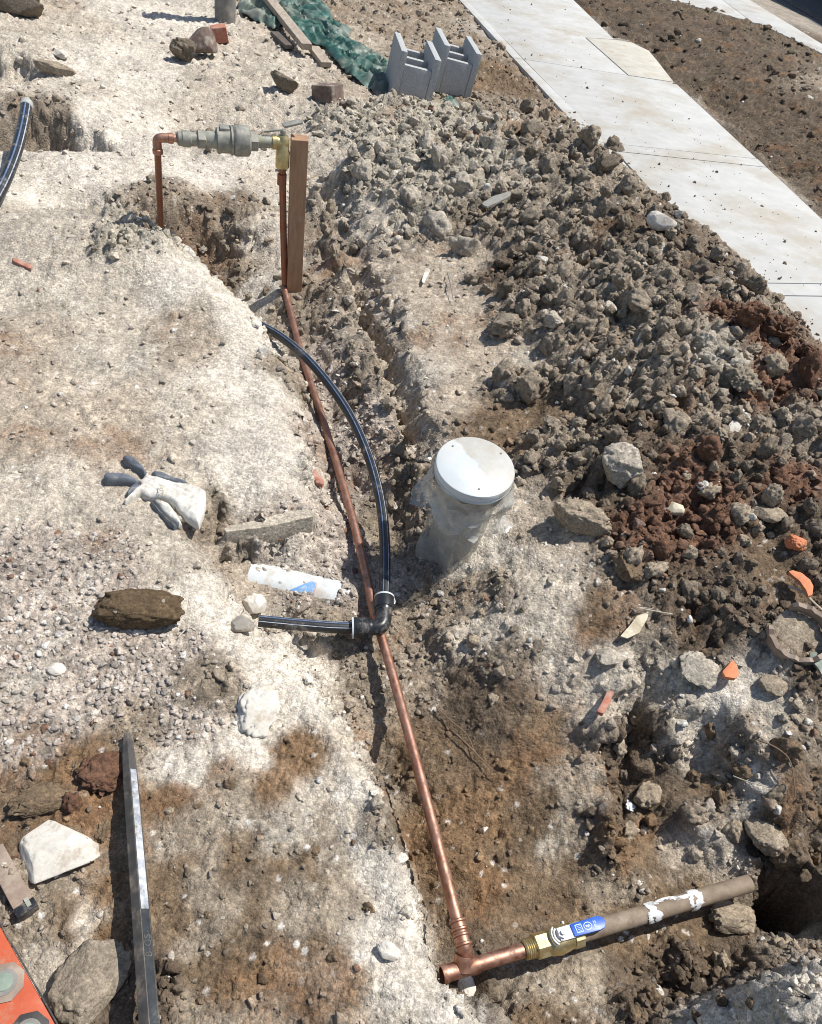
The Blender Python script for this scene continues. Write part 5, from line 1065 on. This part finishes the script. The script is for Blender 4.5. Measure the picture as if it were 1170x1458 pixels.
puff('finger', gl([(196, 688), (200, 693), (197, 698), (190, 700), (182, 706), (179, 702), (184, 694), (190, 690)]), .0013, pf(.012, .007, 8, .002, .1), fl(), M['glove_grey'], GL)
puff('palm', gl([(214, 675), (220, 672), (232, 673), (246, 680), (268, 687), (262, 691), (240, 686), (222, 682)]), .0013, pf(.012, .007, 9, .002, .1), fl(), M['glove_grey'], GL)
puff('inner_cuff', gl([(216, 708), (228, 709), (240, 714), (246, 722), (256, 737), (259, 744), (254, 745), (245, 738), (233, 727), (224, 717)]), .0013, pf(.008, .01, 10, .0), fl(), M['glove_white'], GL)
puff('inner_palm', gl([(214, 708), (221, 716), (232, 730), (244, 741), (252, 746), (247, 748), (236, 738), (224, 726), (216, 716)]), .0013, pf(.007, .006, 11, .0), fl(-.002), M['glove_grey'], GL)
tx = MB()
for k, (a, b) in enumerate([((227, 691), (235, 692)), ((226, 697), (234, 699)), ((226, 703), (233, 706)), ((227, 691), (226, 703)), ((235, 692), (233, 706)), ((229, 694), (232, 695)), ((229, 699), (231, 703))]):
    A_ = Vector(P(a[0], a[1], gz0+.0255)); B_ = Vector(P(b[0], b[1], gz0+.0255)); tx.box(A_, B_, .0012, .0012)
tx.make('printed_mark', M['paper'], GL, smooth=False)

# ------------------------------------------------------------------ hexagonal steel bar
SB = thing('steel_bar', P(195, 1250, -.02), 'long hexagonal steel pry bar with worn silver face lying on the soil', 'pry bar')
h0 = Vector(P(182, 1060, hit(182, 1060)[2]+.012)); h1 = Vector(P(216, 1500, .01)); hd_ = (h1-h0).normalized()
hm = MB(); hs_ = hd_.cross(upv).normalized(); hu = hs_.cross(hd_).normalized(); v = []; ring = []
HL = (h1-h0).length
for t_, ra_, rb_ in [(-.022, .0050, .0018), (-.020, .0060, .003), (0, .0095, .007), (.035, .0120, .0105), (.07, .0130, .0130), (HL, .0150, .0150)]:
    c = h0+hd_*t_
    for k in range(6):
        an = math.pi/6+k*math.pi/3; v.append(c+hs_*ra_*math.cos(an)*1.0+hu*rb_*math.sin(an))
f = [(i*6+k, i*6+(k+1) % 6, (i+1)*6+(k+1) % 6, (i+1)*6+k) for i in range(5) for k in range(6)]+[(5, 4, 3, 2, 1, 0), (30, 31, 32, 33, 34, 35)]
hm.add(v, f).make('bar', M['dark_steel'], SB, smooth=False, bevel=.0008)
def facet(name, ta, tb, mat, w0, w1, lift_=.0006):      # upper-left facet (between the two top corners)
    mb = MB()
    def pt(t_, sgn, w_):
        rr2 = .0131+(.0150-.0131)*max(0, (t_-.10))/(HL-.10) if t_ > .1 else .0120+.001*max(0, t_-.035)/.065
        an0 = math.pi/2; c = h0+hd_*t_
        # facet mid direction: straight up between corners at 60 and 120 degrees is a corner; use facet 90..150
        A_ = hs_*math.cos(math.pi/2)+hu*math.sin(math.pi/2); B_ = hs_*math.cos(math.pi/2+math.pi/3)+hu*math.sin(math.pi/2+math.pi/3)
        m_ = (A_+B_)*.5*rr2; nrm = (A_+B_).normalized(); return c+m_+(A_-B_)*.5*rr2*sgn*w_+nrm*lift_
    n_ = 24
    for k in range(n_):
        t_a = ta+(tb-ta)*k/n_; t_b = ta+(tb-ta)*(k+1)/n_
        mb.add([pt(t_a, -1, w0), pt(t_a, 1, w0), pt(t_b, 1, w1), pt(t_b, -1, w1)], [(0, 1, 2, 3)])
    return mb.make(name, mat, SB, smooth=False), pt
_, ptf = facet('worn_face', .055, .285, M['steel'], .8, .8)
facet('shadow_face', .2855, HL-.002, M['shadow_steel'], .8, .8, .0004)  # shadow painted as colour over the near end of the bar
cu = bpy.data.curves.new('stamp', 'FONT'); cu.body = 'B-GS-'; cu.size = .0135; cu.extrude = .0003; cu.align_y = 'CENTER'; cu.space_character = 1.15
to = bpy.data.objects.new('stamp_tmp', cu); COL.objects.link(to); bpy.context.view_layer.update()
tm = bpy.data.meshes.new_from_object(to.evaluated_get(bpy.context.evaluated_depsgraph_get())); COL.objects.unlink(to); bpy.data.objects.remove(to)
tm.materials.clear(); tm.materials.append(M['dark_steel'])
st = obj('stamped_letters', tm, None); org = ptf(.352, 0, 0); xdir = -hd_; nrm = (ptf(.3, 0, 0)-(h0+hd_*.3)).normalized(); ydir = nrm.cross(xdir)
st.matrix_world = Matrix(((xdir.x, ydir.x, nrm.x, org.x), (xdir.y, ydir.y, nrm.y, org.y), (xdir.z, ydir.z, nrm.z, org.z), (0, 0, 0, 1)))
st.matrix_basis = st.matrix_world.copy(); mbs = st.matrix_basis.copy(); st.parent = SB; st.matrix_parent_inverse = Matrix.Translation(SB.location).inverted()

# ------------------------------------------------------------------ orange spirit level, worn bar end
zl = .005
LVL = thing('spirit_level', P(20, 1420, zl), 'worn orange spirit level in the bottom left corner', 'spirit level')
e0 = Vector(P(0-22, 1322-42, zl)); e1 = Vector(P(110, 1514, zl)); ed_ = (e1-e0).normalized(); pn = Vector((-ed_.y, ed_.x, 0)); pn = pn if pn.x < 0 else -pn
bw_ = .075
MB().add([e0, e1, e1+pn*bw_, e0+pn*bw_, e0-upv*.024, e1-upv*.024, e1+pn*bw_-upv*.024, e0+pn*bw_-upv*.024], [(0, 1, 2, 3), (7, 6, 5, 4), (0, 4, 5, 1), (1, 5, 6, 2), (2, 6, 7, 3), (3, 7, 4, 0)]).make('body', M['orange'], LVL, bevel=.003)
MB().add([e0-pn*.001, e1-pn*.001, e1-pn*.001-upv*.022, e0-pn*.001-upv*.022, e0-pn*.003-upv*.002, e1-pn*.003-upv*.002, e1-pn*.003-upv*.020, e0-pn*.003-upv*.020], [(0, 1, 5, 4), (4, 5, 6, 7), (7, 6, 2, 3)]).make('edge_rail', M['level_black'], LVL, smooth=False)
for (px, py) in ((6, 1400), (40, 1472)):
    c = Vector(P(px, py, zl+.0005)); ho = MB().lathe(c, c+upv*.003, [(0, .026), (.6, .026), (1, .024)], 8).make('vial_housing', M['level_black'] if py > 1450 else M['clay_pipe'], LVL)
    MB().lathe(c+upv*.0031, c+upv*.0045, [(0, .0165), (.5, .0165), (1, .015)], 28).make('ring', M['post'], ho)
    MB().lathe(c+upv*.0046, c+upv*.007, [(0, .0118), (.7, .011), (1, .008)], 28).make('vial', M['vial'], ho)
WB = thing('metal_offcut', P(20, 1270, -.04), 'short dirty metal channel offcut with a teal end above the orange level', 'metal offcut')
wz = hit(25, 1270)[2]+.008
MB().box(P(-8, 1212, wz), P(34, 1290, wz), .028, .020).make('channel', M['clay_pipe'], WB, bevel=.002)
MB().box(P(34.5, 1290.5, wz), P(41, 1302, wz), .030, .022).make('end_piece', M['black_poly'], WB, bevel=.001)
MB().box(P(36, 1279, wz+.0115), P(42, 1290, wz+.0115), .006, .002).make('teal_sticker', M['verdigris'], WB, smooth=False)

# ------------------------------------------------------------------ concrete blocks
def block(px, py, z, label, sink=.02):
    n_ = P(574, 81, .22); f__ = P(561, 46, .22); dep = Vector((f__-n_)); dep.z = 0; dep.normalize(); wid = Vector((dep.y, -dep.x, 0))
    o = Vector(P(px, py, z)); tilt = math.radians(7)
    W_ = wid*math.cos(tilt)-upv*math.sin(tilt)*1; U_ = upv*math.cos(tilt)+wid*math.sin(tilt)
    T = thing('concrete_block', o, label, 'concrete block', None)
    def bx(name, x0, x1, y0, y1, z0, z1):
        v = [o+W_*a+dep*b+U_*c for c in (z0, z1) for a, b in ((x0, y0), (x1, y0), (x1, y1), (x0, y1))]
        return MB().add(v, [(3, 2, 1, 0), (4, 5, 6, 7)]+[(i, (i+1) % 4, 4+(i+1) % 4, 4+i) for i in range(4)]).make(name, M['block'], T, bevel=.003)
    wd, dp, ht = .19, .33, .21
    bx('side_wall', 0, .03, 0, dp, 0, ht); bx('side_wall', wd-.03, wd, 0, dp, 0, ht)
    bx('web', .0305, wd-.0305, .004, .036, 0, ht-.055); bx('web', .0305, wd-.0305, dp*.5-.02, dp*.5+.012, 0, ht-.055); bx('web', .0305, wd-.0305, dp-.036, dp-.004, 0, ht-.055)
    return T
zb1 = .075
block(556, 141, zb1, 'grey concrete block with open cells, left one of the pair by the green tarp')
block(616, 130, zb1, 'grey concrete block with open cells, right one of the pair near the footpath')

# ------------------------------------------------------------------ tarp
def sheet(name, pxs, z, amp, mat, label, cell, sd_, parent=None, cat='tarp', sc=9):
    poly = [P(x, y, z) for x, y in pxs]
    def top(x, y, d):
        g = ground(x, y)*0+look(HG, x, y)
        ua = x*.66-y*.75; va = x*.75+y*.66; f_ = .9-1.3*np.abs(noise(ua*4+.9*noise(x*7, y*7, sd_), va*17+1.2*noise(x*6, y*6, sd_+1), sd_))-.35*np.abs(noise(x*19, y*19, sd_+2))-.15*np.abs(noise(x*50, y*50, sd_+3))
        return g+.012+amp*np.clip(f_, -.2, 1)*np.clip(.35+d/.05, 0, 1)
    o = puff(name, poly, cell, top, lambda x, y, d: top(x, y, d)-.003, mat, parent)
    if label: tag(o, label, cat)
    return o
sheet('green_tarp', [(338, 8), (345, -10), (430, -12), (452, 2), (468, 14), (474, 32), (500, 42), (497, 52), (484, 55), (500, 58), (530, 72), (552, 84), (562, 95), (560, 120), (556, 138), (540, 130), (510, 112), (488, 96), (474, 82), (462, 68), (436, 60), (420, 48), (404, 36), (390, 44), (376, 36), (355, 24), (340, 18)], .09, .055, M['tarp'], 'crumpled dusty green tarp trailing to the concrete blocks', .010, 4)
sheet('tarp_scrap', [(625, 130), (634, 126), (648, 130), (656, 140), (655, 152), (645, 155), (636, 148), (628, 144)], .12, .05, M['tarp'], 'small bunched green tarp scrap in front of the right concrete block', .006, 6)
shard('tarp_scrap', [(1152, 930), (1160, 928), (1172, 938), (1176, 960), (1170, 962), (1163, 950), (1154, 940)], .006, M['tarp'], 'green plastic scrap beside the broken clay pipe collar at the right edge', 'plastic scrap', up=.01)

# ------------------------------------------------------------------ timber, post, bricks
def beam(name, a, b, w_, h_, mat, label, up_=.03, cat='timber'):
    A_ = hit(*a); B_ = hit(*b); A_[2] += up_; B_[2] += up_
    o = MB().box(A_, B_, w_, h_).make(name, mat, None, smooth=False, bevel=.003); tag(o, label, cat); return o
beam('timber_board', (366, -6), (436, 84), .055, .03, M['old_timber'], 'long weathered timber board lying across the green tarp', .055)
beam('timber_offcut', (446, 77), (464, 99), .055, .025, M['old_timber'], 'short pale timber offcut at the lower end of the long board', .02)
beam('timber_offcut', (391, 52), (412, 72), .05, .02, M['dark_timber'], 'dark thin timber offcut under the edge of the green tarp', .015)
pp = P(320, 34, .06)
tag(MB().lathe((pp[0], pp[1], -.05), (pp[0]+.01, pp[1]+.01, .75), [(0, .055), (.3, .056), (1, .054)], 24).make('grey_post', M['post'], None), 'round grey post standing at the top edge left of the tarp', 'post')
def brick(name, px, py, L_, W__, H__, yaw, mat, label, tilt=.15, up=.0):
    p = hit(px, py); d = Vector((math.cos(yaw), math.sin(yaw), tilt)).normalized()
    c = Vector(p)+upv*(H__*.35+up); mb = MB().box(c-d*L_/2, c+d*L_/2, W__, H__)
    o = mb.make(name, mat, None, smooth=True, bevel=.006, seg=3)
    me = o.data; co_ = np.array([v.co for v in me.vertices]); co_ += .006*np.stack([vn3(co_*40, 3), vn3(co_*40, 4), vn3(co_*40, 5)], 1); me.vertices.foreach_set('co', co_.ravel()); me.update()
    tag(o, label, 'brick piece'); return o
brick('broken_brick', 312, 57, .08, .07, .07, .4, M['brick_red'], 'broken red brick beside the grey post')
brick('broken_brick', 466, 142, .11, .10, .075, -.35, M['brick_dark'], 'dark brown brick half with a groove, lying above the heap')
brick('brick_chip', 402, 120, .08, .025, .02, -1.0, M['brick_red'], 'flat red brick chip right of the dark clod')
brick('brick_chip', 492, 152, .05, .03, .02, .5, M['brick_dark'], 'tiny brown brick chip right of the dark brick half')
shard('brick_chip', [(18, 368), (28, 371), (46, 379), (44, 384), (30, 378), (19, 373)], .01, M['brick_red'], 'thin red brick sliver on the pale ground at the left', 'brick piece')
shard('brick_chip', [(443, 668), (450, 672), (461, 688), (459, 692), (450, 688), (444, 678)], .014, M['brick_red'], 'small pinkish brick chip left of the long copper pipe', 'brick piece')
shard('clay_shard', [(1122, 815), (1128, 813), (1140, 817), (1152, 826), (1157, 836), (1156, 848), (1150, 850), (1146, 840), (1138, 828), (1128, 820)], .009, M['terracotta'], 'curved bright orange clay pipe shard on the dark soil', 'clay shard', up=.016)
shard('clay_shard', [(1043, 940), (1049, 950), (1051, 962), (1046, 967), (1032, 965), (1028, 957), (1036, 948)], .010, M['terracotta'], 'triangular orange clay shard on the brow of the pit', 'clay shard', up=.010)
shard('clay_shard', [(866, 980), (873, 985), (869, 1000), (858, 1018), (849, 1014), (858, 998)], .010, M['brick_red'], 'narrow brown orange clay shard in the pit wall', 'clay shard', up=.004)
shard('card_scrap', [(906, 878), (922, 874), (921, 882), (912, 897), (896, 903), (886, 900), (898, 888)], .003, M['paper'], 'torn cream card scrap lying below the brown broken clod', 'card scrap', up=.010, tiltz=.3)
shard('card_scrap', [(600, 400), (606, 382), (613, 384), (608, 394), (603, 405)], .003, M['white_rock'], 'small folded white scrap on the tan soil left of the heap', 'card scrap', up=.006)
shard('slate_piece', [(686, 290), (702, 280), (728, 272), (726, 280), (706, 290), (690, 296)], .008, M['shard'], 'thin flat grey slate piece on the upper heap', 'slate piece', up=.02)
# broken clay pipe collar
cc = Vector(hit(1133, 908)); CO = thing('clay_collar', cc, 'broken clay pipe collar half filled with soil at the right edge', 'clay pipe')
s = ppm(cc); rc = 44/s; nrm_ = Vector((-.15, -.35, .9)).normalized(); uu = nrm_.orthogonal().normalized(); ww = nrm_.cross(uu)
v = []; f = []; na = 40; lim = int(na*.83)
for k in range(lim):
    an = 2*math.pi*k/na+2.2
    j = .004*math.sin(k*2.3)
    for r_, z_ in ((rc, 0), (rc, .030+j), (rc-.009, .030+j), (rc-.009, .004)):
        v.append(cc+upv*.006+(uu*math.cos(an)+ww*math.sin(an))*r_+nrm_*(z_-.008))
for k in range(lim-1):
    for q in range(3): f.append((k*4+q, k*4+q+1, (k+1)*4+q+1, (k+1)*4+q))
f += [(0, 1, 2, 3), tuple((lim-1)*4+q for q in (3, 2, 1, 0))]
MB().add(v, f).make('rim', M['clay_pipe'], CO)
dm = rockmesh('soil_fill', 77, 4, M['clod_tan'], cuts=2, depth=.2, lump=.15, fine=.06)
o = obj('soil_fill', dm, None); o.location = cc; o.scale = (rc*.9, rc*.9, .012); o.rotation_euler = nrm_.to_track_quat('Z', 'Y').to_euler(); o.parent = CO; o.matrix_parent_inverse = Matrix.Translation(cc).inverted()

# ------------------------------------------------------------------ stone slab at the lip of the gravel hollow
_sp = dens([(322, 757), (360, 753), (400, 746), (446, 735), (449, 728), (436, 724), (400, 731), (360, 741), (330, 748), (318, 752), (322, 757)], 7)[:-1]
so_ = MB().prism([P(x, y+random.uniform(-.8, .8), -.008)[:2] for x, y in _sp], -.085, -.008).make('stone_slab', earth('slab_earth', tint=(.40, .35, .275)), None, bevel=.0025)
tag(so_, 'pale stone slab with a straight cut face at the lip of the gravel hollow', 'stone slab')

# ------------------------------------------------------------------ sticks, roots, tissue, dry grass
def twig(pts, r_, mat, name, label, cat):
    W_ = [Vector(hit(x, y))+upv*(z+r_) for x, y, z in pts]; o = MB().tube(W_, r_, n=7, sub=4, rfun=lambda t_: r_*(1.1-.5*t_)).make(name, mat, None); tag(o, label, cat)
twig([(1118, 842, .012), (1135, 852, .018), (1155, 872, .02), (1180, 895, .02)], .0028, M['stick'], 'dry_stick', 'pale dry stick beside the curved orange shard', 'stick')
twig([(648, 1050, .01), (670, 1072, .012), (690, 1092, .01), (710, 1110, .012)], .0016, M['root'], 'root', 'thin brown root crossing the damp clay right of the copper pipe', 'root')
twig([(620, 1010, .006), (640, 1032, .012), (664, 1052, .010), (676, 1080, .006)], .0014, M['root'], 'root', 'fine curved root hanging in the upper pit wall', 'root')
twig([(1075, 1060, .012), (1100, 1075, .02), (1118, 1096, .02), (1128, 1140, .01)], .0016, M['root'], 'root', 'fine brown root on the slope above the dark burrow', 'root')
twig([(1040, 1110, .01), (1060, 1120, .016), (1090, 1125, .01)], .0013, M['stick'], 'root', 'short pale root on the light soil above the burrow', 'root')
twig([(268, 898, .006), (262, 903, .008), (254, 912, .006)], .0015, M['stick'], 'dry_stick', 'tiny pale straw right of the long damp clod', 'stick')
twig([(1000, 270, .05), (1012, 278, .052), (1022, 276, .05)], .0022, M['stick'], 'dry_stick', 'thin crooked twig on the footpath', 'stick')
twig([(955, 880, .01), (905, 876, .02), (925, 874, .015)], .001, M['stick'], 'dry_stick', 'thin straw lying over the cream card scrap', 'stick')
twig([(636, 395, .01), (640, 415, .02), (644, 432, .01)], .0022, M['shard'], 'dry_stick', 'thin grey splinter on the tan soil beside the heap', 'stick')
tm_ = rockmesh('tissue_mesh', 9, 4, M['foil'], cuts=2, depth=.5, lump=.5, fine=.25)
place_rock(tm_, 895, 1152, 17, 22, 12, 'tissue', .1, None, 'crumpled white tissue scrap on the shaded pit wall', 'tissue')
# dry grass and litter on the verge
R_ = np.random.RandomState(55); mb = MB(); k = 0
while k < 2600:
    u = R_.uniform(820, 1185); w = R_.uniform(-5, 330)
    near = inpoly(np.array(u), np.array(w), [(925, 0), (1000, 12), (1090, 35), (1172, 80), (1172, 100), (1080, 60), (1000, 36), (925, 10)])
    verge = inpoly(np.array(u), np.array(w), [(840, -5), (940, -5), (1081, 34), (1190, 84), (1190, 325), (1160, 300), (965, 112), (930, 75), (880, 55)])
    if not verge or (not near and R_.rand() > .28): continue
    p = P(u, w, .04); p[2] = gz(p[0], p[1]) if R_.rand() < .1 else float(look(HG, np.array([p[0]]), np.array([p[1]]))[0])+.002; k += 1
    ln = R_.uniform(.02, .07)*(1.3 if near else .7); a = R_.uniform(0, 6.28); d = Vector((math.cos(a), math.sin(a), R_.uniform(.05, .8 if near else .3))).normalized(); sdv = Vector((-d.y, d.x, 0)).normalized()*.0016
    A_ = Vector(p); B_ = A_+d*ln*.6; C_ = A_+d*ln-upv*ln*.15
    mb.add([A_-sdv, A_+sdv, B_+sdv, B_-sdv, C_], [(0, 1, 2, 3), (3, 2, 4)])
tag(mb.make('dry_grass', M['grass'], None, smooth=False), 'dry grass stubble on the verge', None, None, 'stuff')

# ------------------------------------------------------------------ parked car, of which only the dark sill shows
cp_ = Vector(P(1135, -12, -.12)); fwd = Vector((P(1170, 10, -.12)-P(1110, -30, -.12))); fwd.z = 0; fwd.normalize(); out = Vector((fwd.y, -fwd.x, 0)); out = out if out.y > 0 else -out
CAR = thing('parked_car', cp_+out*1.0, 'black parked car at the top right corner, only its sill in view', 'car')
prof = [(-2.1, .25), (-2.15, .6), (-2.0, .85), (-1.2, .95), (-.6, 1.4), (.8, 1.42), (1.5, .95), (2.1, .85), (2.2, .5), (2.1, .25)]
v = [cp_+fwd*a+out*o_+upv*b for o_ in (.1, 1.8) for a, b in prof]; n_ = len(prof)
MB().add(v, [tuple(range(n_))[::-1], tuple(range(n_, 2*n_))]+[(i, (i+1) % n_, n_+(i+1) % n_, n_+i) for i in range(n_)]).make('body', M['car'], CAR, bevel=.04)
for o_ in (.095, 1.805):
    wv = [cp_+fwd*a+out*o_+upv*b for a, b in ((-1.05, .97), (-.5, 1.33), (.72, 1.35), (1.3, .97))]; MB().add(wv, [(0, 1, 2, 3)]).make('window', M['window'], CAR, smooth=False)
for a in (-1.35, 1.35):
    for o_ in (.08, 1.62):
        c = cp_+fwd*a+out*o_+upv*.32; wh = MB().lathe(c, c+out*.2, [(0, .22), (0, .30), (.15, .32), (.85, .32), (1, .30)], 28).make('wheel', M['tyre'], CAR)
        MB().lathe(c-out*.004, c+out*.02, [(0, .2), (1, .21)], 20).make('rim', M['rim'], wh)
print('DONE')
